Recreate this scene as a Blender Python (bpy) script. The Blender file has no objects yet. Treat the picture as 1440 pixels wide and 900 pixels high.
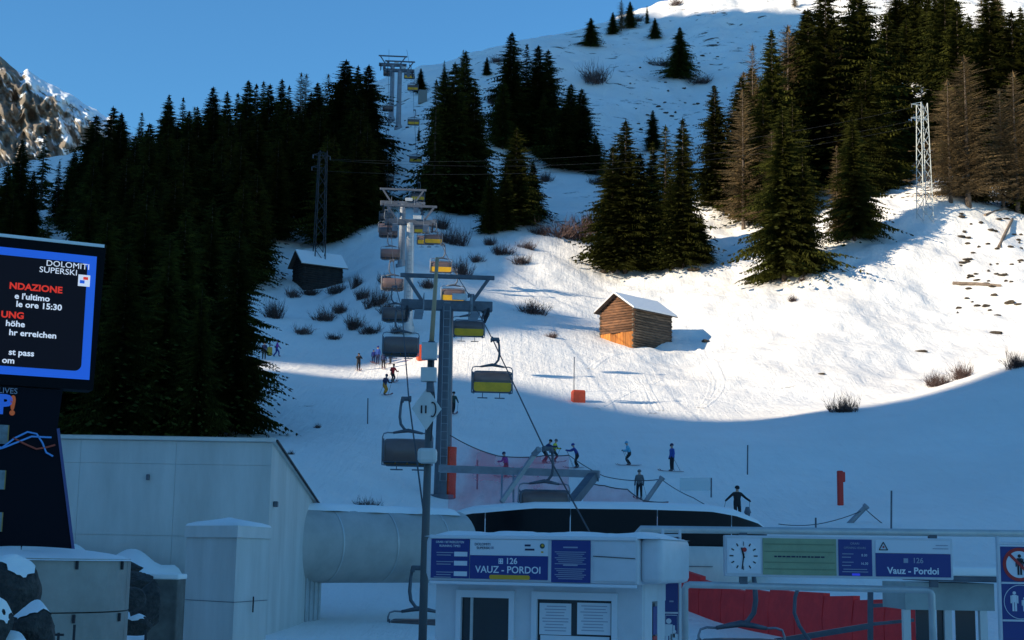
import bpy, bmesh, math, random
import numpy as np
from mathutils import Vector, Matrix

scene = bpy.context.scene
col = scene.collection
random.seed(7)
RNG = np.random.default_rng(11)
R = math.radians

# ---------------------------------------------------------------- camera
F = 2100.0                      # focal length in pixels of a 1440 px wide picture
PITCH = math.atan(335 / F); ROLL = R(0.95); CZ = 2.4
cam_data = bpy.data.cameras.new('camera')
cam_data.sensor_width = 36.0; cam_data.lens = 36.0 * F / 1440.0
cam_data.clip_start = 0.1; cam_data.clip_end = 8000
cam = bpy.data.objects.new('camera', cam_data)
cam.matrix_world = Matrix.Translation((0, 0, CZ)) @ Matrix.Rotation(R(90) + PITCH, 4, 'X') @ Matrix.Rotation(ROLL, 4, 'Z')
col.objects.link(cam); scene.camera = cam
CR = np.array(cam.matrix_world.to_3x3())

# ---------------------------------------------------------------- sky and sun
SUN_T = np.array([0.90, 0.43]); SUN_T = SUN_T / np.linalg.norm(SUN_T)   # horizontal way the light travels
SUN_EL = R(24); TE = math.tan(SUN_EL)
world = bpy.data.worlds.new('World'); scene.world = world; world.use_nodes = True
wn = world.node_tree.nodes; wl = world.node_tree.links
wn.clear()
sky = wn.new('ShaderNodeTexSky'); sky.sky_type = 'NISHITA'; sky.sun_disc = False
sky.sun_elevation = SUN_EL; sky.sun_rotation = math.atan2(-SUN_T[0], -SUN_T[1])
sky.altitude = 2000; sky.air_density = 1.5; sky.dust_density = 0.2; sky.ozone_density = 2.0
bg = wn.new('ShaderNodeBackground'); bg.inputs['Strength'].default_value = 0.105
wo = wn.new('ShaderNodeOutputWorld')
tint = wn.new('ShaderNodeMix'); tint.data_type = 'RGBA'; tint.blend_type = 'MULTIPLY'; tint.inputs['Factor'].default_value = 1.0
tint.inputs['B'].default_value = (0.44, 0.915, 1.275, 1)          # the deep azure of a clear high-mountain sky
wl.new(sky.outputs[0], tint.inputs['A']); wl.new(tint.outputs['Result'], bg.inputs['Color']); wl.new(bg.outputs[0], wo.inputs['Surface'])
sun_data = bpy.data.lights.new('sun', 'SUN'); sun_data.energy = 5.0; sun_data.angle = R(0.55)
sun_data.color = (1.0, 0.87, 0.67)
sun = bpy.data.objects.new('sun', sun_data); col.objects.link(sun)
sd = Vector((SUN_T[0] * math.cos(SUN_EL), SUN_T[1] * math.cos(SUN_EL), -math.sin(SUN_EL)))
sun.rotation_euler = sd.to_track_quat('-Z', 'Y').to_euler()
scene.view_settings.view_transform = 'Standard'; scene.view_settings.look = 'None'
scene.view_settings.gamma = 1.0; scene.view_settings.use_curve_mapping = False
scene.view_settings.exposure = 0.37
scene.cycles.max_bounces = 6; scene.cycles.transparent_max_bounces = 12
scene.cycles.use_denoising = True

# ---------------------------------------------------------------- helpers
def W(px, py, d):
    """world point seen at pixel (px, py) of the 1440x900 picture, at world depth Y = d"""
    v = CR @ np.array([(px - 720) / F, -(py - 450) / F, -1.0])
    k = d / v[1]
    return np.array([v[0] * k, d, CZ + v[2] * k])

def V(px, py, d): return Vector(W(px, py, d))

MATS = {}
def mat(name, color, rough=0.6, metal=0.0, var=0.0, scale=3.0, bump=0.0, bscale=None, color2=None, emit=None, alpha=1.0, spec=0.5, stretch=None, detail=4.0, vary_obj=0.0, trans=0.0):
    if name in MATS: return MATS[name]
    m = bpy.data.materials.new(name); m.use_nodes = True
    nt = m.node_tree; n = nt.nodes; l = nt.links
    b = n['Principled BSDF']
    b.inputs['Base Color'].default_value = (*color, 1); b.inputs['Roughness'].default_value = rough
    b.inputs['Metallic'].default_value = metal; b.inputs['Alpha'].default_value = alpha
    b.inputs['Specular IOR Level'].default_value = spec
    if trans: b.inputs['Transmission Weight'].default_value = trans
    if emit:
        b.inputs['Emission Color'].default_value = (*color, 1); b.inputs['Emission Strength'].default_value = emit
    src = None
    if var or color2 or bump:
        tc = n.new('ShaderNodeTexCoord'); mp = n.new('ShaderNodeMapping'); l.new(tc.outputs['Object'], mp.inputs['Vector'])
        if stretch: mp.inputs['Scale'].default_value = stretch
        nz = n.new('ShaderNodeTexNoise'); nz.inputs['Scale'].default_value = scale; nz.inputs['Detail'].default_value = detail
        nz.inputs['Roughness'].default_value = 0.65
        l.new(mp.outputs[0], nz.inputs['Vector'])
        if var or color2:
            r = n.new('ShaderNodeValToRGB')
            c2 = color2 or tuple(max(0, c * (1 - var)) for c in color)
            c1 = color if color2 else tuple(min(1, c * (1 + var)) for c in color)
            r.color_ramp.elements[0].position = 0.35; r.color_ramp.elements[0].color = (*c2, 1)
            r.color_ramp.elements[1].position = 0.65; r.color_ramp.elements[1].color = (*c1, 1)
            l.new(nz.outputs['Fac'], r.inputs['Fac']); src = r.outputs['Color']
        if bump:
            nb = n.new('ShaderNodeTexNoise'); nb.inputs['Scale'].default_value = bscale or scale * 4; nb.inputs['Detail'].default_value = 5
            l.new(mp.outputs[0], nb.inputs['Vector'])
            bp = n.new('ShaderNodeBump'); bp.inputs['Strength'].default_value = bump; bp.inputs['Distance'].default_value = 0.05
            l.new(nb.outputs['Fac'], bp.inputs['Height']); l.new(bp.outputs[0], b.inputs['Normal'])
    if vary_obj:
        oi = n.new('ShaderNodeObjectInfo'); mr = n.new('ShaderNodeMapRange')
        mr.inputs['To Min'].default_value = 1 - vary_obj; mr.inputs['To Max'].default_value = 1 + vary_obj
        l.new(oi.outputs['Random'], mr.inputs['Value'])
        hs = n.new('ShaderNodeHueSaturation'); l.new(mr.outputs[0], hs.inputs['Value'])
        if src: l.new(src, hs.inputs['Color'])
        else: hs.inputs['Color'].default_value = (*color, 1)
        src = hs.outputs['Color']
    if src: l.new(src, b.inputs['Base Color'])
    MATS[name] = m
    return m

class MB:
    """collects geometry for one mesh"""
    def __init__(s): s.v = []; s.f = []; s.mi = []
    def add(s, vs, fs, mi=0):
        o = len(s.v); s.v += [tuple(map(float, p)) for p in vs]; s.f += [tuple(i + o for i in f) for f in fs]; s.mi += [mi] * len(fs); return s
    def box(s, c, size, M=None, mi=0):
        x, y, z = [q / 2 for q in size]; c = Vector(c); P = []
        for dz in (-z, z):
            for dx, dy in ((-x, -y), (x, -y), (x, y), (-x, y)):
                q = Vector((dx, dy, dz))
                if M is not None: q = M @ q
                P.append(c + q)
        return s.add(P, [(3, 2, 1, 0), (4, 5, 6, 7), (0, 1, 5, 4), (1, 2, 6, 5), (2, 3, 7, 6), (3, 0, 4, 7)], mi)
    def rbox(s, c, size, r=0.03, M=None, mi=0):
        """box with chamfered edges"""
        x, y, z = [q / 2 for q in size]; r = min(r, x * .49, y * .49, z * .49); P = []; idx = {}
        bm = bmesh.new(); bmesh.ops.create_cube(bm, size=1)
        bmesh.ops.scale(bm, vec=size, verts=bm.verts)
        bmesh.ops.bevel(bm, geom=bm.edges[:], offset=r, segments=2, profile=0.5, affect='EDGES')
        bm.verts.ensure_lookup_table()
        for v in bm.verts:
            q = v.co.copy()
            if M is not None: q = M @ q
            P.append(Vector(c) + q)
        fs = [tuple(v.index for v in f.verts) for f in bm.faces]; bm.free()
        return s.add(P, fs, mi)
    def tube(s, pts, r, n=8, cap=True, mi=0):
        pts = [Vector(p) for p in pts]; m = len(pts)
        rr = r if isinstance(r, (list, tuple)) else [r] * m
        P = []; up = None
        for i, p in enumerate(pts):
            t = (pts[min(i + 1, m - 1)] - pts[max(i - 1, 0)]).normalized()
            if up is None: up = Vector((0, 0, 1)) if abs(t.z) < .9 else Vector((1, 0, 0))
            a = t.cross(up)
            if a.length < 1e-5: a = t.cross(Vector((1, 0, 0)))
            a.normalize(); b = a.cross(t).normalized(); up = b
            for k in range(n):
                th = 2 * math.pi * (k + .5) / n
                P.append(p + (a * math.cos(th) + b * math.sin(th)) * rr[i])
        fs = [(i * n + k, i * n + (k + 1) % n, (i + 1) * n + (k + 1) % n, (i + 1) * n + k) for i in range(m - 1) for k in range(n)]
        if cap: fs += [tuple(range(n - 1, -1, -1)), tuple((m - 1) * n + k for k in range(n))]
        return s.add(P, fs, mi)
    def bar(s, a, b, w, h=None, mi=0):
        """square bar from a to b"""
        a = Vector(a); b = Vector(b); h = h or w; t = (b - a); L = t.length
        q = t.to_track_quat('Y', 'Z').to_matrix()
        return s.box((a + b) / 2, (w, L, h), q, mi)
    def prism(s, poly, axis, lo, hi, mi=0):
        """extrude a 2D polygon along axis ('x': poly in yz, 'y': poly in xz, 'z': poly in xy)"""
        n = len(poly); P = []
        for e in (lo, hi):
            for a, b in poly: P.append({'x': (e, a, b), 'y': (a, e, b), 'z': (a, b, e)}[axis])
        fs = [tuple(range(n))[::-1], tuple(range(n, 2 * n))] + [(i, (i + 1) % n, n + (i + 1) % n, n + i) for i in range(n)]
        return s.add(P, fs, mi)
    def grid(s, P, nu, nv, mi=0):
        return s.add(P, [(i * nv + j, i * nv + j + 1, (i + 1) * nv + j + 1, (i + 1) * nv + j) for i in range(nu - 1) for j in range(nv - 1)], mi)
    def mesh(s, name, mats, smooth=False):
        me = bpy.data.meshes.new(name); me.from_pydata(s.v, [], s.f)
        mats = mats if isinstance(mats, (list, tuple)) else [mats]
        for m in mats: me.materials.append(m)
        if len(mats) > 1: me.polygons.foreach_set('material_index', s.mi)
        bm = bmesh.new(); bm.from_mesh(me); bmesh.ops.recalc_face_normals(bm, faces=bm.faces); bm.to_mesh(me); bm.free()
        if smooth: me.polygons.foreach_set('use_smooth', [True] * len(me.polygons))
        me.update(); return me
    def build(s, name, mats, parent=None, smooth=False):
        return link(name, s.mesh(name, mats, smooth), parent)

def link(name, me, parent=None):
    o = bpy.data.objects.new(name, me); col.objects.link(o)
    if parent is not None: o.parent = parent
    return o

def fmesh(name, verts, faces, m, smooth=True):
    """fast mesh from numpy arrays (all faces the same size)"""
    verts = np.asarray(verts, dtype=np.float32); faces = np.asarray(faces, dtype=np.int32); k = faces.shape[1]
    me = bpy.data.meshes.new(name); me.vertices.add(len(verts)); me.vertices.foreach_set('co', verts.ravel())
    me.loops.add(faces.size); me.loops.foreach_set('vertex_index', faces.ravel())
    me.polygons.add(len(faces)); me.polygons.foreach_set('loop_start', np.arange(0, faces.size, k, dtype=np.int32))
    me.polygons.foreach_set('use_smooth', np.full(len(faces), smooth))
    me.materials.append(m); me.update(calc_edges=True); me.validate(); return me

def tag(o, label=None, cat=None, group=None, kind=None):
    if label: o['label'] = label
    if cat: o['category'] = cat
    if group: o['group'] = group
    if kind: o['kind'] = kind
    return o

def thing(name, label, cat, loc=(0, 0, 0), rz=0.0, group=None, scale=None):
    o = bpy.data.objects.new(name, None); col.objects.link(o); o.empty_display_size = 0.2
    o.location = loc; o.rotation_euler = (0, 0, rz)
    if scale is not None: o.scale = scale if isinstance(scale, (tuple, list)) else (scale,) * 3
    return tag(o, label, cat, group)

def copy_tree(o, parent=None):
    c = o.copy(); col.objects.link(c); c.parent = parent
    for ch in list(o.children): copy_tree(ch, c)
    return c

# value noise on numpy arrays
_T = RNG.random((256, 256))
def vnoise(x, y):
    xi = np.floor(x).astype(int); yi = np.floor(y).astype(int); fx = x - xi; fy = y - yi
    fx = fx * fx * fx * (fx * (fx * 6 - 15) + 10); fy = fy * fy * fy * (fy * (fy * 6 - 15) + 10)
    a = _T[xi & 255, yi & 255]; b = _T[(xi + 1) & 255, yi & 255]; c = _T[xi & 255, (yi + 1) & 255]; d = _T[(xi + 1) & 255, (yi + 1) & 255]
    return (a * (1 - fx) + b * fx) * (1 - fy) + (c * (1 - fx) + d * fx) * fy - 0.5
def fbm(x, y, sc, octv=4, gain=0.5):
    x = np.asarray(x, float) / sc; y = np.asarray(y, float) / sc; t = 0; a = 1.0
    for k in range(octv):
        t = t + a * vnoise(x + 17.3 * k, y + 31.7 * k); x = x * 2.03; y = y * 2.03; a *= gain
    return t
def sstep(a, b, x): t = np.clip((x - a) / (b - a), 0, 1); return t * t * (3 - 2 * t)

# ---------------------------------------------------------------- terrain
KN = [(500,720,78),(500,650,94),(620,698,92),(712,672,98),(944,664,95),(899,706,86),(1037,728,80),(800,700,88),(637,583,125),(542,556,128),(504,522,148),
 (813,566,134),(883,656,96),(380,600,112),(430,540,135),(380,490,152),(870,494,163),(950,476,172),(700,470,160),(720,420,180),
 (650,390,192),(565,372,182),(572,462,162),(450,440,175),(445,405,190),(480,382,200),(530,340,208),(620,340,210),(545,250,245),
 (560,180,280),(590,135,325),(700,330,215),(800,312,222),(850,384,203),(950,374,207),(1000,372,207),(640,292,236),(700,235,268),(780,235,280),
 (880,260,265),(1000,250,262),(700,90,350),(780,60,380),(870,35,408),(960,5,435),(1050,-30,460),(1200,-60,480),(1440,-80,490),
 (900,120,350),(1000,150,330),(1070,405,188),(1100,396,190),(1160,352,199),(1260,302,207),(1330,266,213),(1440,297,214),
 (1250,262,246),(1400,215,262),(1150,225,280),(1400,80,350),(1050,588,130),(1000,500,163),(1150,490,160),(1250,445,174),(1350,405,182),
 (1440,400,180),(1160,583,123),(1300,563,123),(1440,509,126),(1160,568,137),(1300,535,149),(1440,488,161),(1640,470,128),(1050,600,122),(1200,700,88),(1440,690,88),(1300,620,108),(1440,600,109),(1440,550,118),(1440,765,66),(1200,765,68),
 (0,600,108),(200,605,108),(0,700,78),(200,735,68),(100,480,150),(250,430,176),(350,402,186),(250,300,235),(100,312,248),(0,322,250),
 (350,285,258),(450,250,270),(500,205,285),(0,258,318),(130,218,330),(300,190,340),(450,160,340),(-200,300,320),(-200,500,150),(-200,700,72),
 (-200,520,700),(300,440,700),(560,420,700),(780,320,720),(960,240,750),(1300,180,750),(1640,150,750),
 (1640,690,86),(1640,560,112),(1640,420,170),(1640,280,230),(1640,50,380),(-900,760,60),(-900,620,150),(-900,480,300),(-900,560,700),(2300,750,60),(2300,520,150),(2300,270,300),(2300,250,700)]
WK = [(-30,8,0),(0,8,0),(30,8,0),(-4,4,0),(4,4,0),(-18,25,.4),(0,25,0),(18,25,0),(-30,45,1.2),(-12,45,.6),(0,45,0),(12,45,0),(30,45,.5),(0,60,.6),(-14,60,1.4),(16,60,1.2),(6,52,-.4)]
_pts = [W(*k) for k in KN] + [np.array(k, float) for k in WK]
def _pc(x, y): y = np.maximum(y, 1.0); return np.clip(x / y, -1.6, 1.6) * 2.6, np.log(y) * 1.3
def _tps(r2): return 0.5 * r2 * np.log(np.maximum(r2, 1e-12))
_px = np.array([p[0] for p in _pts]); _py = np.array([p[1] for p in _pts]); _pz = np.array([p[2] for p in _pts])
_u, _v = _pc(_px, _py); _n = len(_u)
_A = np.zeros((_n + 3, _n + 3)); _A[:_n, :_n] = _tps((_u[:, None] - _u) ** 2 + (_v[:, None] - _v) ** 2) + np.eye(_n) * 2e-4
_A[:_n, _n] = 1; _A[:_n, _n + 1] = _u; _A[:_n, _n + 2] = _v; _A[_n:, :_n] = _A[:_n, _n:].T
_wt = np.linalg.solve(_A, np.concatenate([_pz / _py, np.zeros(3)]))
def ground_np(x, y):
    x = np.asarray(x, float); y = np.asarray(y, float); sh = x.shape; x = x.ravel(); y = y.ravel(); out = np.empty_like(x)
    for i in range(0, len(x), 20000):
        u, v = _pc(x[i:i+20000], y[i:i+20000])
        k = _tps((u[:, None] - _u) ** 2 + (v[:, None] - _v) ** 2)
        out[i:i+20000] = (k @ _wt[:_n] + _wt[_n] + _wt[_n + 1] * u + _wt[_n + 2] * v) * np.maximum(y[i:i+20000], 1.0)
    s = x / np.maximum(y, 1)
    piste = np.exp(-((s + 0.03) / 0.12) ** 2) * (1 - sstep(145, 165, y))
    amp = (0.25 + 1.0 * sstep(0.03, 0.12, s) * sstep(128, 150, y) + 1.2 * sstep(140, 230, y)) * (1 - 0.8 * piste) * sstep(25, 80, y)
    out += amp * (fbm(x, y, 14, 4) * 1.2 + fbm(x + 50, y, 3.2, 3) * 0.28)
    out += 3.6 * sstep(215, 300, y) * fbm(x + 9, y + 70, 34, 5, .55)
    return out.reshape(sh)
def gz(x, y): return float(ground_np(np.array([x]), np.array([y]))[0])
_D = np.concatenate([np.linspace(20, 260, 481), np.linspace(261, 520, 260)])
def hit(px, py, dmin=40):
    """where the view ray of a pixel meets the ground"""
    a = W(px, py, 1.0); dx = a[0]; dz = a[2] - CZ
    D = _D[_D >= dmin]
    g = ground_np(dx * D, D); below = (CZ + dz * D) <= g
    i = int(np.argmax(below)) if below.any() else len(D) - 1
    d = D[i]
    return Vector((dx * d, d, float(g[i])))

def snow_material():
    m = bpy.data.materials.new('snow'); m.use_nodes = True; nt = m.node_tree; n = nt.nodes; l = nt.links; b = n['Principled BSDF']
    tc = n.new('ShaderNodeTexCoord')
    geo = n.new('ShaderNodeSeparateXYZ'); l.new(tc.outputs['Object'], geo.inputs[0])
    nz = n.new('ShaderNodeTexNoise'); nz.inputs['Scale'].default_value = 0.09; nz.inputs['Detail'].default_value = 8; nz.inputs['Roughness'].default_value = 0.6
    l.new(tc.outputs['Object'], nz.inputs['Vector'])
    # bare grass and earth showing through in short streaks across the steep upper slope
    mp = n.new('ShaderNodeMapping'); mp.inputs['Scale'].default_value = (0.35, 0.9, 1.1); mp.inputs['Rotation'].default_value = (0, 0, R(-18))
    l.new(tc.outputs['Object'], mp.inputs['Vector'])
    st = n.new('ShaderNodeTexNoise'); st.inputs['Scale'].default_value = 0.55; st.inputs['Detail'].default_value = 7; st.inputs['Roughness'].default_value = 0.68
    l.new(mp.outputs[0], st.inputs['Vector'])
    zr = n.new('ShaderNodeMapRange'); zr.inputs['From Min'].default_value = 24; zr.inputs['From Max'].default_value = 75
    zr.inputs['To Min'].default_value = -0.06; zr.inputs['To Max'].default_value = 0.065
    l.new(geo.outputs['Z'], zr.inputs['Value'])
    big = n.new('ShaderNodeMath'); big.operation = 'MULTIPLY_ADD'; big.inputs[1].default_value = 0.35; l.new(nz.outputs['Fac'], big.inputs[0]); big.inputs[2].default_value = -0.175
    s1 = n.new('ShaderNodeMath'); s1.operation = 'ADD'; l.new(st.outputs['Fac'], s1.inputs[0]); l.new(zr.outputs[0], s1.inputs[1])
    s2 = n.new('ShaderNodeMath'); s2.operation = 'ADD'; l.new(s1.outputs[0], s2.inputs[0]); l.new(big.outputs[0], s2.inputs[1])
    rp = n.new('ShaderNodeValToRGB'); rp.color_ramp.elements[0].position = 0.675; rp.color_ramp.elements[1].position = 0.72
    l.new(s2.outputs[0], rp.inputs['Fac'])
    sc = n.new('ShaderNodeValToRGB'); sc.color_ramp.elements[0].position = .35; sc.color_ramp.elements[1].position = .7
    sc.color_ramp.elements[0].color = (0.88, 0.84, 0.78, 1); sc.color_ramp.elements[1].color = (0.95, 0.92, 0.86, 1)
    l.new(nz.outputs['Fac'], sc.inputs['Fac'])
    mx = n.new('ShaderNodeMix'); mx.data_type = 'RGBA'; l.new(rp.outputs['Color'], mx.inputs['Factor'])
    l.new(sc.outputs['Color'], mx.inputs['A']); mx.inputs['B'].default_value = (0.07, 0.055, 0.035, 1)
    l.new(mx.outputs['Result'], b.inputs['Base Color'])
    b.inputs['Roughness'].default_value = 0.7; b.inputs['Specular IOR Level'].default_value = 0.25
    bn = n.new('ShaderNodeTexNoise'); bn.inputs['Scale'].default_value = 0.8; bn.inputs['Detail'].default_value = 8; bn.inputs['Roughness'].default_value = 0.62
    l.new(tc.outputs['Object'], bn.inputs['Vector'])
    bp = n.new('ShaderNodeBump'); bp.inputs['Strength'].default_value = 0.7; bp.inputs['Distance'].default_value = 0.35
    # groomer and ski marks drawn out along the fall line
    m2 = n.new('ShaderNodeMapping'); m2.inputs['Scale'].default_value = (1.6, .11, .3); m2.inputs['Rotation'].default_value = (0, 0, R(14)); l.new(tc.outputs['Object'], m2.inputs['Vector'])
    b2 = n.new('ShaderNodeTexNoise'); b2.inputs['Scale'].default_value = .9; b2.inputs['Detail'].default_value = 6; b2.inputs['Roughness'].default_value = .7; b2.inputs['Distortion'].default_value = .6; l.new(m2.outputs[0], b2.inputs['Vector'])
    sm = n.new('ShaderNodeMath'); sm.operation = 'MULTIPLY_ADD'; l.new(b2.outputs['Fac'], sm.inputs[0]); sm.inputs[1].default_value = .55; l.new(bn.outputs['Fac'], sm.inputs[2])
    l.new(sm.outputs[0], bp.inputs['Height']); l.new(bp.outputs[0], b.inputs['Normal'])
    return m
SNOW = snow_material()

def build_terrain():
    ss = np.concatenate([np.linspace(-1.5, -0.42, 40)[:-1], np.linspace(-0.42, 0.42, 420), np.linspace(0.42, 1.5, 40)[1:]])
    dd = np.concatenate([np.linspace(2, 60, 60)[:-1], np.linspace(60, 260, 330)[:-1], np.linspace(260, 460, 180)[:-1], np.linspace(460, 900, 40)])
    S, D = np.meshgrid(ss, dd, indexing='ij'); X = S * D; Y = D
    Z = ground_np(X, Y)
    # carved ski tracks and footpaths are left as relief on the bank below the hut
    nu, nv = S.shape
    idx = np.arange(nu * nv).reshape(nu, nv)
    faces = np.stack([idx[:-1, :-1], idx[1:, :-1], idx[1:, 1:], idx[:-1, 1:]], -1).reshape(-1, 4)
    me = fmesh('snow_slope', np.stack([X, Y, Z], -1).reshape(-1, 3), faces, SNOW)
    o = link('snow_slope', me); tag(o, 'snow covered mountainside with groomed piste rising from the lift station', None, None, 'structure')
build_terrain()

# valley ground that the slope stands in, out to the horizon
mb = MB(); mb.grid([(x, y, -3.0 if abs(x) < 3000 else -3.0) for x in (-6000, -200, 200, 6000) for y in (-6000, -200, 0.5)], 4, 3)
o = mb.build('ground', SNOW); tag(o, 'snowy valley floor behind the viewer', None, None, 'structure')

# ---------------------------------------------------------------- unseen ridge off to the left, crest shaped to cast the shade over the resort
HU = [(-300,80),(60,72),(91,67),(95,60),(99,53),(103,49.5),(107,45.6),(112,45.2),(121,45.6),(127,46),(132,45),(135,40.5),(138,35.5),(140.5,39),(143,50),(145,57),(149,63),(153,68),(158,68),(163,66.9),(170,71),(174,74.3),(182,82),(188,88),(191,94.5),(197,108),(200,115),(205,122),(210,132),(217,160),(234,186),(275,210),(300,240),(309,250),(320,262),(337,262),(346,258),(356,256),(375,264),(400,272),(440,255),(470,200),(520,120)]  # crest heights fitted to where sun and shade should fall
rock_m = mat('ridge_snow_and_rock', (0.85, 0.85, 0.83), 0.9, color2=(0.5, 0.48, 0.46), scale=0.02, bump=0.6, bscale=0.1)  # pale so the unseen slope bounces more light into the shade
def build_ridge():
    us = np.concatenate([np.linspace(-300, 85, 50)[:-1], np.linspace(85, 345, 261)[:-1], np.linspace(345, 520, 40)])
    hs = np.interp(us, [a for a, b in HU], [b for a, b in HU])
    s0 = -250.0; top = hs - s0 * TE
    prof = [(-1, -150, -4), (-.5, -60, .5), (-.18, -16, .86), (0, 0, 1), (.1, 14, .84), (.5, 55, .45), (1, 110, -.03)]
    P = []
    for u, t in zip(us, top):
        for k, ds, fz in prof:
            w = 0 if k == 0 else fbm(np.array([u]), np.array([ds * 3.0]), 30, 4)[0] * 14
            s = s0 + ds * t / 170 + w; z = t * max(fz, -.03) if fz != 1 else t
            P.append((s * SUN_T[0] - u * SUN_T[1], s * SUN_T[1] + u * SUN_T[0], z))
    nu, nv = len(us), len(prof)
    idx = np.arange(nu * nv).reshape(nu, nv)
    faces = np.stack([idx[:-1, :-1], idx[1:, :-1], idx[1:, 1:], idx[:-1, 1:]], -1).reshape(-1, 4)
    o = link('shadow_ridge', fmesh('shadow_ridge', np.array(P), faces, rock_m))
    tag(o, 'steep rocky ridge out of view, its crest shaped to shade the resort', None, None, 'structure')
build_ridge()

# ---------------------------------------------------------------- sunlit rock mountain at the far left
def build_mountain():
    m = bpy.data.materials.new('mountain_rock'); m.use_nodes = True; nt = m.node_tree; n = nt.nodes; l = nt.links; b = n['Principled BSDF']
    b.inputs['Roughness'].default_value = 0.9
    tc = n.new('ShaderNodeTexCoord'); mp = n.new('ShaderNodeMapping'); mp.inputs['Scale'].default_value = (1, .6, .28); mp.inputs['Rotation'].default_value = (0, R(-14), 0)
    l.new(tc.outputs['Object'], mp.inputs['Vector'])
    nz = n.new('ShaderNodeTexNoise'); nz.inputs['Scale'].default_value = 0.07; nz.inputs['Detail'].default_value = 8; nz.inputs['Roughness'].default_value = .7
    l.new(mp.outputs[0], nz.inputs['Vector'])
    rp = n.new('ShaderNodeValToRGB'); e = rp.color_ramp.elements
    e[0].position = .3; e[0].color = (.1, .09, .08, 1); e[1].position = .72; e[1].color = (.3, .235, .165, 1)
    x = e.new(.5); x.color = (.18, .148, .115, 1); l.new(nz.outputs['Fac'], rp.inputs['Fac'])
    mr = n.new('ShaderNodeAttribute'); mr.attribute_name = 'snow_cover'          # where snow lies on the ledges and the right flank
    mx = n.new('ShaderNodeMix'); mx.data_type = 'RGBA'; l.new(mr.outputs['Fac'], mx.inputs['Factor']); l.new(rp.outputs['Color'], mx.inputs['A'])
    mx.inputs['B'].default_value = (.8, .85, .9, 1); l.new(mx.outputs['Result'], b.inputs['Base Color'])
    sky_px = [-260, -120, -40, 0, 14, 30, 38, 60, 82, 100, 118, 130, 150, 160, 168, 210, 300, 420]
    sky_py = [10, 40, 70, 78, 90, 104, 96, 112, 124, 133, 146, 152, 164, 162, 182, 200, 230, 300]
    nu, nv = 340, 170
    us = np.linspace(-260, 420, nu); cp = np.interp(us, sky_px, sky_py); tops = np.array([W(u_, c_, 1500.0) for u_, c_ in zip(us, cp)])
    T_, U_ = np.meshgrid(np.linspace(0, 1, nv), us); Vt = T_ * 420
    fl = fbm(U_ * 1.6 + Vt * .25, Vt - U_ * .2, 20, 6, .6); big_ = fbm(U_ + Vt * .5 + 40, Vt * .6, 90, 3)
    rid = 1 - 2 * np.abs(fbm(U_ + Vt * .55, Vt * .35 + 11, 44, 4, .5)); k_ = np.minimum(1, T_ * 10)
    Yv = 1500 - T_ * 300 + (fl * 26 + big_ * 46 - rid * 16) * k_
    Zv = tops[:, 2][:, None] - T_ * 330 + fl * 6 * k_ + fbm(U_, Vt, 9, 3) * 2.0
    Zv[:, -1] = -5; Xv = tops[:, 0][:, None] * Yv / 1500
    P = np.stack([Xv, Yv, Zv], -1).reshape(-1, 3)
    idx = np.arange(nu * nv).reshape(nu, nv)
    faces = np.stack([idx[:-1, :-1], idx[1:, :-1], idx[1:, 1:], idx[:-1, 1:]], -1).reshape(-1, 4)
    slope_ = np.gradient(Zv, axis=1) / (np.gradient(Yv, axis=1) + 1e-6); nz_ = fbm(U_ * .8 + Vt * .9, Vt * 1.6 - U_ * .9, 16, 5, .6)
    band = sstep(20, 60, U_) * (1 - sstep(.05, .16, T_)) * .75 + (1 - sstep(.0, .03, T_)) * .3 + sstep(0, 130, U_) * sstep(.1, .25, T_) * .22 + sstep(.38, .6, T_) * .35
    snow = sstep(.42, .56, band + nz_ * .75 + np.clip(1.1 - slope_, -.4, .4) * .25 + .1)
    me = fmesh('rock_mountain', P, faces, m, True); at = me.attributes.new('snow_cover', 'FLOAT', 'POINT'); at.data.foreach_set('value', snow.ravel().astype(np.float32))
    o = link('rock_mountain', me)
    tag(o, 'distant brown rock mountain with snow ledges', None, None, 'structure')
build_mountain()

# ---------------------------------------------------------------- trees
bark = mat('bark', (0.09, 0.065, 0.045), 0.95, var=0.4, scale=6, bump=0.5, stretch=(1, 1, .2))
larch_bark = mat('larch_bark', (0.12, 0.09, 0.065), 0.95, var=0.4, scale=6, bump=0.5, stretch=(1, 1, .2))
spruce_leaf = mat('spruce_needles', (0.06, 0.062, 0.011), 0.9, color2=(0.011, 0.014, 0.004), scale=0.9, vary_obj=0.4, spec=0.03)
larch_leaf = mat('larch_twigs', (0.2, 0.135, 0.062), 0.9, color2=(0.085, 0.062, 0.035), scale=0.8, vary_obj=0.3, spec=0.1)

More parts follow.
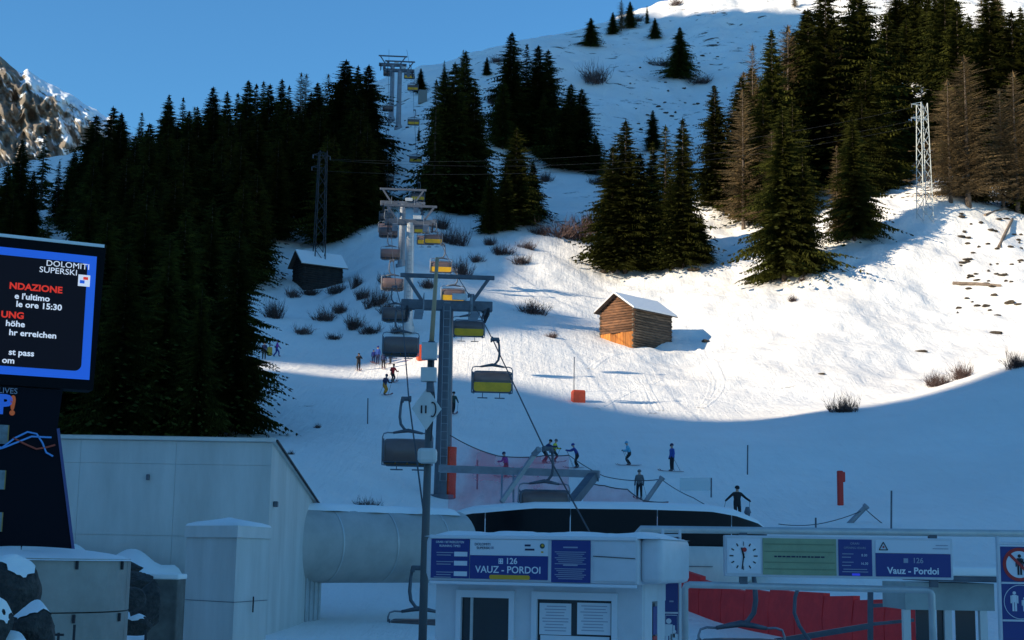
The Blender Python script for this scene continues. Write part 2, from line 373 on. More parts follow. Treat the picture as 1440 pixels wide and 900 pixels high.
def conifer(seed, H=20.0, Rad=3.4, whorls=46, per=9, nodes=6, droop=0.45, low=0.05, taper=0.85, dens=1.0, spray=0.62, thin=False):
    g = np.random.default_rng(seed); T = []; A = []; LL_ = []
    for w in range(whorls):
        t = min(max(low + (1 - low) * (w + g.uniform(-.3, .3)) / whorls, low), .985)
        L0 = Rad * ((1 - t) ** taper) * (0.9 + 0.14 * math.sin(w * 1.7 + seed)) + 0.22
        if t < 0.16 and not thin: L0 *= 0.7 + 0.3 * (t - low) / (0.16 - low + 1e-6)
        nb = max(4, int(round(per * (0.55 + 0.45 * (1 - t)))))
        for b in range(nb):
            if g.random() > dens: continue
            T.append(t + g.uniform(-.5, .5) / whorls); A.append(2 * math.pi * (b + g.uniform(-.4, .4)) / nb + w * 2.4); LL_.append(L0 * g.uniform(.6, 1.14))
    t = np.array(T); az = np.array(A); L = np.array(LL_); B = len(t)
    L = L * (.78 + .55 * (vnoise(az * 1.1 + seed * 7.7, t * 11 + seed) + .5)) * (.9 + .2 * np.sin(t * 31 + seed * 2) * np.cos(az + seed)); dr = droop * g.uniform(.6, 1.35, B)
    ca, sa = np.cos(az), np.sin(az); side = np.stack([-sa, ca, np.zeros(B)], -1)[:, None, :]
    q = np.arange(nodes + 1)[None, :] / nodes; Lq = L[:, None]
    zz = H * t[:, None] + Lq * (0.36 * (t[:, None] - .15) * q - dr[:, None] * q * q * .9 + dr[:, None] * .6 * np.maximum(0, q - .55) ** 1.2)
    bend = g.uniform(-.18, .18, B)[:, None] * q * q * Lq
    ax = np.stack([ca[:, None] * Lq * q - sa[:, None] * bend, sa[:, None] * Lq * q + ca[:, None] * bend, zz], -1)
    p = ax[:, 1:]; d = ax[:, 1:] - ax[:, :-1]; d = d / np.linalg.norm(d, axis=-1, keepdims=True)
    kk = np.arange(1, nodes + 1)[None, :] / nodes
    sl = (spray * (Lq * (1.08 - kk) * .55 + .16 * H / 20 + .05 * Lq) * g.uniform(.7, 1.3, (B, nodes)))[..., None]
    wd = sl * (.16 if not thin else .085); up = np.array([0, 0, 1.0]); out = []
    for sgn in (-1, 1):
        tip = p + d * sl * .62 + side * sgn * sl * .75 - up * sl * (.28 + g.uniform(-.1, .3, (B, nodes)))[..., None]
        mid = (p + tip) * .5; e = d * wd + up * wd * .5; out.append(np.stack([p, mid + e, tip, mid - e], -2).reshape(-1, 4, 3))
    hl = sl * (g.uniform(.45, .9, (B, nodes))[..., None] if not thin else .35)
    tip = p + np.stack([ca * .1, sa * .1, -np.ones(B)], -1)[:, None, :] * hl + side * g.uniform(-.3, .3, (B, nodes))[..., None] * hl
    mid = (p + tip) * .5; e = d * wd * 1.5; out.append(np.stack([p, mid + e, tip, mid - e], -2).reshape(-1, 4, 3))
    seg = ax[:, -1] - ax[:, -2]; tip = ax[:, -1] + seg * .9; mid = (ax[:, -1] + tip) / 2; e = side[:, 0] * (.055 * L)[:, None]
    out.append(np.stack([ax[:, -1] - seg * .5, mid + e, tip, mid - e], -2))
    e = up * .03; h2 = ax[:, nodes // 2]; out.append(np.stack([ax[:, 0] - e, h2 - e * .6, ax[:, -1], h2 + e * .6], -2))
    lead = []
    for a in range(4):
        c_, s_ = math.cos(a * 1.57), math.sin(a * 1.57)
        lead.append([(0, 0, H * 1.01), (c_ * .12, s_ * .12, H * .985), (c_ * .35, s_ * .35, H * .95), (0, 0, H * .96)])
    out.append(np.array(lead)); Q = np.concatenate(out, 0); n = len(Q)
    return Q.reshape(-1, 3), np.arange(n * 4).reshape(n, 4)

def trunk_mb(H, r):
    mb = MB(); mb.tube([(0, 0, -1.2), (0, 0, 0), (.05, 0, H * .3), (-.03, .04, H * .6), (0, 0, H * .98)], [r * 1.25, r * 1.15, r * .85, r * .5, .02], 8); return mb

PROTO = {}
def proto(kind, seed, **kw):
    thin = kw.get('thin', False)
    P, Q = conifer(seed, **kw)
    PROTO.setdefault(kind, []).append((fmesh('crown', P, Q, larch_leaf if thin else spruce_leaf, False), trunk_mb(20, .3 if not thin else .24).mesh('trunk', larch_bark if thin else bark, True)))
for sd_ in range(5):
    proto('spruce', 20 + sd_, Rad=5.4 + .5 * (sd_ % 3), whorls=60, per=13, nodes=8, spray=.52, taper=.72, droop=.42 + .06 * (sd_ % 3))
for sd_ in range(3):
    proto('full', 40 + sd_, Rad=6.6 + .35 * sd_, whorls=72, per=16, nodes=13, droop=.52, spray=.36, taper=.74)
for sd_ in range(3):
    proto('slim', 60 + sd_, Rad=3.6, whorls=50, per=10, nodes=7, droop=.55, spray=.5, taper=.75)
for sd_ in range(4):
    proto('larch', 80 + sd_, Rad=4.3 + .4 * (sd_ % 2), whorls=74, per=11, nodes=10, droop=.04, low=.08, taper=.6, dens=.72, spray=.34, thin=True)
for sd_ in range(2):
    proto('ragged', 95 + sd_, Rad=4.6, whorls=34, per=7, nodes=7, droop=.5, dens=.8)
N_TREE = [0]
def tree_at(x, y, H, kind='spruce', label='', group=None, wide=1.0, z=None):
    z = gz(x, y) if z is None else z
    i = N_TREE[0]; N_TREE[0] += 1
    crown, trunk = PROTO[kind][(i * 7 + int(abs(x) * 3)) % len(PROTO[kind])]
    k = H / 20.0; wide *= random.uniform(.88, 1.18)
    o = thing({'larch': 'larch_tree'}.get(kind, 'spruce_tree'), label, 'tree', (x, y, z), random.uniform(0, 6.28), group, (k * wide, k * wide, k))
    link('trunk', trunk, o); link('crown', crown, o)
    return o
def tree(px, top, d, kind='spruce', label='', group=None, wide=1.0):
    t = W(px, top, d); x = t[0]
    g = gz(x, d); b = W(px, top, d)
    return tree_at(x, d, max(3.0, t[2] - g), kind, label, group, wide, g)
def treeb(px, top, base, kind='spruce', label='', group=None, wide=1.0):
    """tree given by pixel column, top row and the row where it stands on the snow"""
    h = hit(px, base, 70); return tree(px, top, h.y, kind, label, group, wide)

# forest on the left slope
LG = 'dark spruces in the forest on the left slope'
LL = 'dark shaded spruce in the dense forest on the left slope'
for px, top, d, k in [(140,205,290,'spruce'),(155,196,285,'slim'),(118,232,262,'spruce'),(160,230,255,'spruce'),(136,240,250,'spruce'),(110,255,245,'slim'),(172,164,262,'spruce'),(200,158,275,'slim'),(238,133,262,'spruce'),(258,137,268,'slim'),(300,122,270,'spruce'),(320,128,262,'spruce'),(335,131,268,'slim'),
    (350,113,275,'spruce'),(361,118,268,'slim'),(371,114,275,'slim'),(380,118,262,'spruce'),(397,111,276,'spruce'),(407,120,268,'slim'),(447,116,270,'spruce'),
    (438,130,262,'spruce'),(475,121,266,'spruce'),(487,84,262,'spruce'),(504,92,258,'spruce'),(519,91,250,'spruce'),(512,140,240,'spruce'),(215,190,255,'spruce'),(278,150,255,'spruce'),
    (150,225,245,'spruce'),(470,170,250,'spruce'),(498,150,246,'spruce'),(455,150,258,'spruce'),(420,150,258,'spruce'),(390,150,255,'spruce'),(340,160,250,'spruce'),(300,165,250,'spruce'),(262,180,250,'spruce'),(225,200,245,'spruce'),(185,215,240,'spruce')]:
    tree(px, top, d, k, 'dark spruce whose tip shows on the skyline of the left forest' if top < 145 else LL, LG if top >= 145 else 'skyline spruces of the left forest', random.uniform(.9, 1.25))
for px, top, d in [(424,102,280),(431,104,284),(462,104,280),(274,150,285),(196,172,290)]:
    tree(px, top, d, 'larch', 'bare pale larch rising above the dark forest on the left slope', 'bare larches above the left forest')
random.seed(3)
def left_ok(px, d):
    if px > 520: return False
    if 380 < px < 490 and d < 214: return False
    if px > 490 and d < 216: return False
    return True
cnt = 0
while cnt < 84:
    px = random.uniform(125, 522); d = random.uniform(178, 255)
    if not left_ok(px, d) or (px < 260 and d < 190 and random.random() < .5): continue
    x = W(px, 300, d)[0]; tree_at(x, d, random.uniform(12, 19), 'spruce', LL, LG, random.uniform(1.0, 1.35)); cnt += 1
# open edge of the forest, far left
for px, top, d, k in [(32,196,238,'spruce'),(12,232,225,'spruce'),(64,184,262,'ragged'),(84,226,245,'slim'),(106,211,268,'spruce'),(126,209,272,'spruce'),(95,250,240,'spruce'),(-12,215,240,'spruce'),(48,240,228,'spruce'),(130,262,230,'spruce'),(145,250,236,'spruce'),(150,290,205,'spruce'),(20,270,205,'spruce'),(70,280,205,'ragged')]:
    tree(px, top, d, k, 'spruce standing apart on the snow below the rock mountain', 'scattered spruces at the far left')
# the big trees behind the white building
for px, top, d, wd, lab in [(338,312,106,.8,'big drooping spruce at the right edge of the near black group'),(262,296,112,.85,'tall near spruce with snow showing through its top'),(300,280,118,.8,'near spruce behind the white building, second from the right edge'),
    (208,262,116,1.0,'tallest near spruce right of the message screen'),(152,300,110,1.0,'near spruce close beside the message screen'),(112,330,104,1.0,'near spruce half hidden by the message screen'),(240,330,102,.95,'lower near spruce just behind the white building roof'),
    (180,350,100,1.0,'lower near spruce between screen and white building'),(60,320,104,1,'near spruce behind the message screen'),(285,400,101,.75,'short near spruce in front of the big drooping one')]:
    tree(px, top, d, 'full', lab, 'near spruces behind the white building', wd)
# middle groups beside the lift
MG = 'dark spruces right of the lift line'
for px, top, base, k in [(614,112,285,'slim'),(626,100,292,'spruce'),(640,88,295,'spruce'),(655,72,290,'spruce'),(668,112,280,'spruce'),(648,150,298,'spruce'),(632,160,298,'spruce'),(665,185,288,'spruce')]:
    tree(px, top, 232 + random.uniform(-4, 5), k, 'dark spruce in the tight black clump right of the lift lane', MG + ', lower clump', 1.0)
for px, top, base, k in [(720,45,205,'spruce'),(741,62,205,'slim'),(708,110,212,'spruce'),(757,64,215,'spruce'),(771,70,212,'spruce'),(765,130,225,'spruce'),(735,120,206,'spruce'),(775,150,226,'spruce')]:
    treeb(px, top, base, k, 'dark spruce in the tall double clump in the middle of the upper slope', MG + ', upper clump', 1.1)
for px, top, base, k in [(803,118,238,'spruce'),(818,125,243,'spruce'),(792,150,240,'spruce'),(838,190,246,'spruce'),(850,205,250,'ragged')]:
    treeb(px, top, base, k, 'dark spruce in the small clump above the brown thicket', MG + ', right clump', 1.2)
for px, top, base, lab in [(727,180,318,'dark spruce with a sharp tip standing in front of the double clump'),(750,225,312,'dark spruce at the right side of the sharp tipped one'),(690,243,330,'low dark spruce at the foot of the middle slope'),(712,235,325,'dark spruce between the low one and the sharp tipped one')]:
    treeb(px, top, base, 'spruce', lab, MG + ', front clump', 1.25)
for px, top, base, k, lab in [(831,25,66,'full','lone dark spruce on the skyline, lower left of a row of three'),(862,17,49,'full','lone dark spruce on the skyline, middle of a row of three'),(886,2,40,'spruce','lone dark spruce on the skyline, upper right of a row of three'),
    (921,25,57,'full','small round spruce alone on the upper snowfield'),(956,38,112,'full','broad dark spruce on the upper snowfield above a bank of scrub'),(592,96,132,'spruce','small spruce right beside the topmost lift tower'),
    (625,85,125,'slim','thin spruce on the skyline right of the topmost tower'),(685,80,108,'spruce','small spruce on the skyline left of the double clump'),(874,0,45,'larch','bare larch on the skyline between the upper spruces'),(652,70,120,'larch','bare larch on the skyline above the black clump'),(910,8,35,'slim','slim spruce high on the skyline ridge'),(589,185,200,'slim','tiny spruce in the lift lane below the top tower'),
    (918,155,215,'spruce','dark spruce behind the sunlit group, in shade'),(1117,-20,12,'larch','bare tree with several stems at the top edge of the snowfield')]:
    treeb(px, top, base, k, lab, 'single trees on the upper slope', 1.15)
# sunlit group left of the big snow bank
for px, top, base, k, lab, wd in [(880,168,384,'spruce','tallest spruce of the sunlit group above the timber hut',1.0),(862,205,383,'spruce','sunlit spruce at the left edge of the group above the hut',1.05),(900,215,380,'spruce','sunlit spruce filling the middle of the group above the hut',1.0),
    (936,176,376,'slim','narrow sunlit spruce in the right half of the group above the hut',1.3),(960,166,378,'spruce','tall sunlit spruce right of centre in the group above the hut',1.0),(985,300,372,'full','low bushy spruce at the right foot of the group above the hut',1.0),(945,250,379,'spruce','shorter spruce in front of the group above the hut',1.1),(918,200,374,'spruce','sunlit spruce between the two halves of the group above the hut',.9)]:
    treeb(px, top, base, k, lab, 'sunlit spruces above the timber hut', wd)
# forest on the right
RGp = 'trees of the right hand forest'
for px, top, base, k, lab, wd in [(1005,122,292,'spruce','dark spruce at the left edge of the right forest',1.1),(1025,185,300,'spruce','lower spruce inside the left edge of the right forest',1.1),(1042,108,300,'spruce','brown green spruce on the left side of the right forest',1.0),(1058,62,285,'larch','thin bare larch standing left of the right forest',.8),
    (1100,150,398,'full','huge sunlit spruce rooted on the crest of the snow bank',.95),(1128,215,390,'spruce','spruce tight against the right side of the huge one',.9),(1198,160,338,'full','broad olive spruce behind the crest of the snow bank',.85),(1176,205,345,'larch','bare larch leaning on the broad olive spruce',.8),
    (1175,46,262,'larch','tall brown larch in the middle of the right forest',1.2),(1108,36,270,'larch','brown larch high in the left half of the right forest',1.2),(1085,42,280,'spruce','dark spruce with pointed top left of the brown larch',1.0),(1136,12,262,'spruce','dark spruce between the two brown larches',1.1),
    (1228,62,240,'spruce','dark spruce at the edge of the snow gully',1.2),(1218,110,245,'spruce','dark lower spruce at the edge of the snow gully',1.2),(1246,20,235,'spruce','very tall dark spruce above the snow gully',1.1),(1160,-20,262,'spruce','spruce cut by the top edge above the tall brown larch',1.1),(1205,-30,255,'spruce','spruce cut by the top edge above the gully',1.2),
    (1328,-10,195,'spruce','dark spruce high above the pale lattice mast',1.2),
    (1355,78,288,'larch','wide brown larch right of the lattice mast',1.35),(1332,112,285,'larch','brown larch close behind the lattice mast',1.2),(1369,150,284,'full','dark green spruce in front of the wide brown larch',.75),(1424,100,298,'larch','brown larch at the right edge of the picture',1.2),(1405,125,292,'larch','brown larch next to the right edge',1.1),
    (1436,160,300,'full','dark green spruce cut by the right edge',.8),(1390,-10,245,'spruce','tall spruce high at the right, left one of two',1.2),(1422,15,250,'spruce','tall spruce high at the right, right one of two',1.2),(1345,0,240,'spruce','tall dark spruce above the wide brown larch',1.2)]:
    treeb(px, top, base, k, lab, RGp, wd)
for px, top, d in [(1262,-25,342),(1284,-40,352),(1304,-15,338),(1274,25,330),(1318,5,348),(1292,40,333),(1332,-30,356)]:
    tree(px, top, d, 'spruce', 'dark spruce at the head of the snow gully above the lattice mast', 'spruces at the head of the snow gully', 1.2)
random.seed(5); cnt = 0
while cnt < 62:
    px = random.uniform(1040, 1500); d = random.uniform(222, 335)
    if 1228 < px < 1345 and d < 325: continue
    if px < 1100 and d > 262: continue
    if px > 1325 and d < 235: continue
    x = W(px, 150, d)[0]; k = 'larch' if random.random() < .3 else 'spruce'
    tree_at(x, d, random.uniform(15, 23), k, 'brown bare larch deep in the right forest' if k == 'larch' else 'dark spruce deep in the right forest', 'deep ' + k + 's of the right forest', 1.1); cnt += 1

# ---------------------------------------------------------------- bare bushes
twig_m = mat('bare_twigs', (0.085, 0.052, 0.045), 0.9, var=0.4, scale=2, vary_obj=.3)
def bush_mesh(seed, n=210, dark=False):
    g = random.Random(seed); mb = MB(); cl = [(g.uniform(-.5, .5), g.uniform(-.5, .5), g.uniform(.55, 1.0)) for _ in range(5)]
    for i in range(n):
        az = g.uniform(0, 6.28); r0 = g.uniform(0, .4); sp = g.uniform(.2, 1.5); ox, oy, hk = g.choice(cl)
        p = Vector((ox + math.cos(az) * r0, oy + math.sin(az) * r0, 0)); dr = Vector((math.cos(az) * sp, math.sin(az) * sp, g.uniform(.6, 1.1))).normalized()
        L = g.uniform(.35, 1.0) * hk; pts = [p - dr * .15]
        for k in range(3):
            pts.append(pts[-1] + dr * L / 3); dr = (dr + Vector((g.uniform(-.5, .5), g.uniform(-.5, .5), g.uniform(-.2, .3)))).normalized()
        mb.tube(pts, [.014, .011, .008, .003], 3, False)
        for q in range(4):
            b = pts[g.choice((1, 2, 2, 3))]; d2 = (dr + Vector((g.uniform(-.9, .9), g.uniform(-.9, .9), g.uniform(-.1, .5)))).normalized()
            mb.tube([b, b + d2 * L * .22, b + d2 * L * .36 + Vector((0, 0, .05))], [.008, .005, .002], 3, False)
    return mb.mesh('twigs', twig_m)
BUSH = [bush_mesh(s) for s in range(4)]
def bush(px, base, w, h, label, group='bare bushes on the slope', i=[0]):
    p = hit(px, base, 60); k = p.y / F
    o = link('bare_bush', BUSH[i[0] % 4]); i[0] += 1
    o.location = (p.x, p.y, p.z - .05); o.scale = (w * k / 2.1, w * k / 2.1, h * k / .9); o.rotation_euler = (0, 0, random.uniform(0, 6))
    tag(o, label, 'bush', group)
for px, b, w, h, lab in [(752,442,56,28,'round brown bush alone on the snow left of the timber hut'),(775,475,18,14,'tiny tuft of twigs below the round brown bush'),(838,118,60,36,'wide bare bush high on the shaded upper slope'),
    (795,333,95,38,'broad dark thicket left of the sunlit spruce group'),(825,325,50,34,'dark thicket touching the sunlit spruce group'),(708,358,34,22,'bare bush on the snow, leftmost of three in a row'),(735,372,38,20,'bare bush on the snow, lowest of three in a row'),(742,350,36,18,'bare bush on the snow, rightmost of three in a row'),
    (652,388,44,34,'reddish bush right of the yellow chair'),(640,345,50,40,'dark tangle of scrub below the black clump'),(622,322,34,28,'dark scrub beside the lift towers'),(456,452,58,27,'dense reddish bush below the dark hut'),(388,448,42,36,'tall reddish bush right of the near spruces'),(500,462,40,28,'loose bare bush left of the hanging chairs'),
    (475,412,40,22,'low row of twigs under the dark hut'),(440,415,40,20,'low twigs at the left corner of the dark hut'),(500,404,26,26,'bare bush beyond the low row of twigs'),(528,432,40,42,'upright reddish bush left of the lift line'),(522,470,44,20,'sparse low twigs at the upper rim of the piste'),(550,440,40,26,'reddish bush behind the hanging chairs'),
    (600,405,30,18,'small bush between the towers'),(412,418,34,20,'rusty shrub just below the dark hut corner'),(425,470,36,18,'low rusty shrub above the left end of the piste'),(478,440,34,22,'rusty shrub right of the dense reddish one'),(540,398,28,20,'rusty shrub on the slope left of the middle tower'),(512,420,30,24,'rusty shrub left of the upright reddish one'),(470,478,30,14,'sparse rusty twigs above the lit strip'),(668,368,30,18,'rusty shrub right of the yellow chairs'),(690,345,26,16,'small rusty shrub at the foot of the middle clump'),(760,330,34,20,'rusty shrub left of the broad dark thicket'),(560,470,30,16,'low shrub below the hanging chairs'),(1188,580,60,36,'dark bush on the edge of the shade, lower right'),(1318,542,48,26,'low scrub on the shade edge, left of a pair'),(1352,532,46,30,'low scrub on the shade edge, right of a pair'),(1432,517,44,36,'dark scrub cut by the right edge'),
    (940,95,70,16,'dark scrub under the broad upper spruce'),(980,118,60,14,'dark scrub right of the broad upper spruce'),(690,145,22,24,'thin bush between the two upper clumps'),(870,275,40,26,'bare bush under the clump above the thicket'),(845,262,40,24,'bare bush left of the sunlit group top'),(770,255,30,20,'dark scrub under the double clump'),(520,716,42,22,'dry grass tuft above the white tube'),(447,602,14,10,'tiny tuft on the piste right of the near spruces'),(410,640,12,10,'small dark plant behind the white building'),(900,30,34,10,'scrub on the skyline ridge'),(950,8,30,10,'scrub high on the skyline ridge'),(700,88,30,12,'scrub on the skyline left of the double clump'),(1130,395,14,10,'small tuft on the snow bank below the huge spruce'),(1115,425,16,14,'small brown tuft low on the snow bank')]:
    bush(px, b, w, h, lab)

# ---------------------------------------------------------------- chairlift
steel = mat('galvanised_steel', (0.26, 0.28, 0.31), 0.5, 0.6, var=0.15, scale=1.5)
steel_d = mat('dark_steel', (0.11, 0.125, 0.15), 0.55, 0.4, var=0.2, scale=2)
steel_l = mat('pale_steel', (0.5, 0.52, 0.52), 0.5, 0.4, var=0.12, scale=1.5)
black_r = mat('black_rubber', (0.02, 0.02, 0.025), 0.7)
yellow_m = mat('yellow_shell', (0.78, 0.40, 0.008), 0.45, var=0.12, scale=2)
bubble_m = mat('smoked_bubble', (0.16, 0.11, 0.10), 0.3, var=0.1, scale=1.2, alpha=0.85)
seat_m = mat('dark_seat', (0.03, 0.03, 0.035), 0.6)
rope_m = mat('wire_rope', (0.05, 0.05, 0.055), 0.6, 0.3)
orange_m = mat('orange_pad', (0.85, 0.06, 0.008), 0.6, var=0.15, scale=2)
red_m = mat('red_pad', (0.95, 0.035, 0.035), 0.65, color2=(0.8, .025, .03), scale=1.5, bump=.3, bscale=5)

def arc(c, r0, r1, a0, a1, n, plane='yz'):
    out = []
    for i in range(n + 1):
        a = a0 + (a1 - a0) * i / n; u = c[0] + r0 * math.cos(a); v = c[1] + r1 * math.sin(a); out.append((u, v))
    return out

def make_chair(passengers=False):
    o = thing('lift_chair', 'chair', 'chairlift chair')
    hw = 1.0                                     # half width of the seat
    m = MB(); m.rbox((0.12, 0, 0.03), (.42, .42, .16), .04); m.rbox((.28, 0, -.06), (.14, .6, .12), .03); m.rbox((-.05, .24, .02), (.1, .12, .22), .02); m.rbox((-.05, -.24, .02), (.1, .12, .22), .02)
    m.build('grip', steel_d, o)
    m = MB(); m.tube([(.3, 0, -.05), (.34, 0, -.35), (.36, 0, -.75), (.31, .0, -1.05), (.16, 0, -1.25), (0, 0, -1.33)], [.055, .06, .065, .065, .06, .055], 8); m.build('hanger', steel_d, o, True)
    m = MB(); m.tube([(-.62, 0, -1.42), (-.3, 0, -1.36), (0, 0, -1.31), (.3, 0, -1.36), (.62, 0, -1.42)], [.05, .07, .09, .07, .05], 8); m.build('yoke', steel_d, o, True)
    for sx in (-1, 1):
        m = MB(); x = sx * (hw + .06)
        m.tube([(sx * .6, 0, -1.42), (sx * .85, 0, -1.41), (x - sx * .05, 0, -1.46), (x, 0, -1.6), (x, -.05, -2.2), (x, -.12, -2.62), (x, .0, -2.76), (x - sx * .15, .25, -2.78)], .03, 6)
        m.build('bail', steel, o, True)
    # backrest (behind the riders, y = -0.25) with the yellow shell
    m = MB(); pr = []
    def rrect(w, z0, z1, r, n=5):
        pts = []
        for cx, cz, a0 in ((w - r, z1 - r, 0), (-w + r, z1 - r, 90), (-w + r, z0 + r, 180), (w - r, z0 + r, 270)):
            for k in range(n + 1):
                a = R(a0 + 90 * k / n); pts.append((cx + r * math.cos(a), cz + r * math.sin(a)))
        return pts
    m.prism(rrect(hw - .03, -2.74, -2.24, .12), 'y', -.36, -.26); m.build('backrest', yellow_m, o)
    m = MB()
    for k in range(4): m.rbox((-.75 + .5 * k, -.2, -2.4), (.44, .1, .55), .04)
    m.build('back_cushion', seat_m, o)
    st = MB()
    for k in range(4): st.rbox((-.75 + .5 * k, .08, -2.66), (.46, .5, .1), .04)
    st.build('seat', seat_m, o)
    # smoked bubble: bent sheet from behind the back over the heads to the front
    prof = [(-.34, -2.26), (-.36, -2.05), (-.31, -1.85), (-.16, -1.72), (.08, -1.66), (.34, -1.70), (.56, -1.82), (.70, -2.02), (.74, -2.26), (.70, -2.5), (.62, -2.66)]
    xs = [-hw, -hw + .03, -hw + .1, -.5, 0, .5, hw - .1, hw - .03, hw]; P = []
    for i, x in enumerate(xs):
        sh = {0: .34, 8: .34, 1: .14, 7: .14, 2: .04, 6: .04}.get(i, 0)
        for (y, z) in prof:
            cy, cz = .15, -2.2; P.append((x, y + (cy - y) * sh, z + (cz - z) * sh))
    m = MB(); m.grid(P, 9, len(prof)); bo = m.build('bubble', bubble_m, o, True)
    for sx in (-1, 1):
        m = MB(); m.tube([(sx * (hw + .01), y + (.15 - y) * .05, z + (-2.2 - z) * .05) for y, z in prof], .028, 5); m.build('bubble_rim', steel_d, bo, True)
    m = MB(); m.tube([(-hw, .62, -2.67), (hw, .62, -2.67)], .025, 5); m.tube([(-hw, -.35, -2.25), (hw, -.35, -2.25)], .02, 5); m.build('bubble_edge', steel_d, bo)
    m = MB(); m.tube([(-hw, -.1, -2.76), (hw, -.1, -2.76)], .035, 6); m.build('seat_tube', steel_d, o)
    q = rrect(hw, -2.78, -1.7, .2); m = MB(); m.tube([(x, -.37, z) for x, z in q + [q[0]]], .032, 5, False); m.build('back_rim', steel_d, o, True)
    for sx in (-.45, .45):
        m = MB(); m.tube([(sx, .45, -2.7), (sx, .5, -2.98)], .02, 5); m.tube([(sx - .26, .5, -2.99), (sx + .26, .5, -2.99)], .028, 6); m.build('footrest', steel_d, o)
    return o
chair0 = make_chair(); chair_used = [False]
def place_chair(px, py, d, up, label, group):
    p = V(px, py, d)
    o = chair0 if not chair_used[0] else copy_tree(chair0)
    chair_used[0] = True
    dirv = Vector((-0.09, 1, 0)) if up else Vector((.09, -1, 0))
    o.location = p; o.rotation_euler = (0, 0, math.atan2(-dirv.x, dirv.y)); tag(o, label, 'chairlift chair', group)
    return p
UP = [(R0, lab) for R0, lab in [((766,632,62),'yellow backed chair just above the station roof, lowest on the right rope'),((693,478,77),'large yellow backed chair right of the tower, hanging over the piste'),((660,416,98),'yellow backed chair right under the arm of the nearest tower'),
    ((638,380,128),'grey looking chair seen through the head of the nearest tower'),((621,344,142),'yellow backed chair above the arm of the nearest tower'),((610,310,168),'front one of two yellow chairs that overlap above the pale pole'),((599,313,180),'rear one of two yellow chairs that overlap above the pale pole'),
    ((593,301,206),'small yellow chair under the arms of the middle towers'),((588,257,222),'small chair on the right rope at the rear middle tower'),((585,206,245),'small chair on the right rope, first above the middle towers'),((582,155,262),'small chair on the right rope, second above the middle towers'),((581,108,283),'small chair on the right rope just below the top tower'),((576,92,291),'far chair on the right rope at the head of the top tower')]]
DN = [((592,800,51),'dark chair low at the left of the ticket kiosk, under the white tube'),((575,562,63),'large smoked bubble chair left of the nearest tower, beside the white lamp box'),((565,434,86),'smoked bubble chair over the skiers on the left rope'),((557,404,119),'dark chair behind the left arm of the nearest tower'),((553,367,138),'chair on the left rope above the nearest tower head'),
    ((550,329,158),'chair on the left rope, second above the nearest tower'),((547,300,166),'front chair of an overlapping pair on the left rope'),((545,296,178),'rear chair of an overlapping pair on the left rope'),((544,284,214),'small chair on the left rope at the rear middle tower'),((545,233,232),'small chair on the left rope, first above the middle towers'),((546,183,264),'small chair on the left rope, second above the middle towers'),((546,137,283),'small chair on the left rope just below the top tower'),((547,88,291),'far chair on the left rope at the head of the top tower')]
upl = [place_chair(*a, True, l, 'chairs riding up') for a, l in UP]
dnl = [place_chair(*a, False, l, 'chairs coming down') for a, l in DN]
place_chair(1042, 800, 37, True, 'chair inside the station, only its curved arm and cross bar in view', 'chairs riding up')
def rope(pts, label):
    m = MB(); m.tube(pts, .032, 5); o = m.build('haul_rope', rope_m); tag(o, label, 'rope')
rope([V(842, 772, 50)] + upl + [V(572, 70, 330)], 'wire rope running up the right side of the towers')
rope([V(606, 800, 48)] + dnl[1:] + [V(547, 70, 330)], 'wire rope running up the left side of the towers')

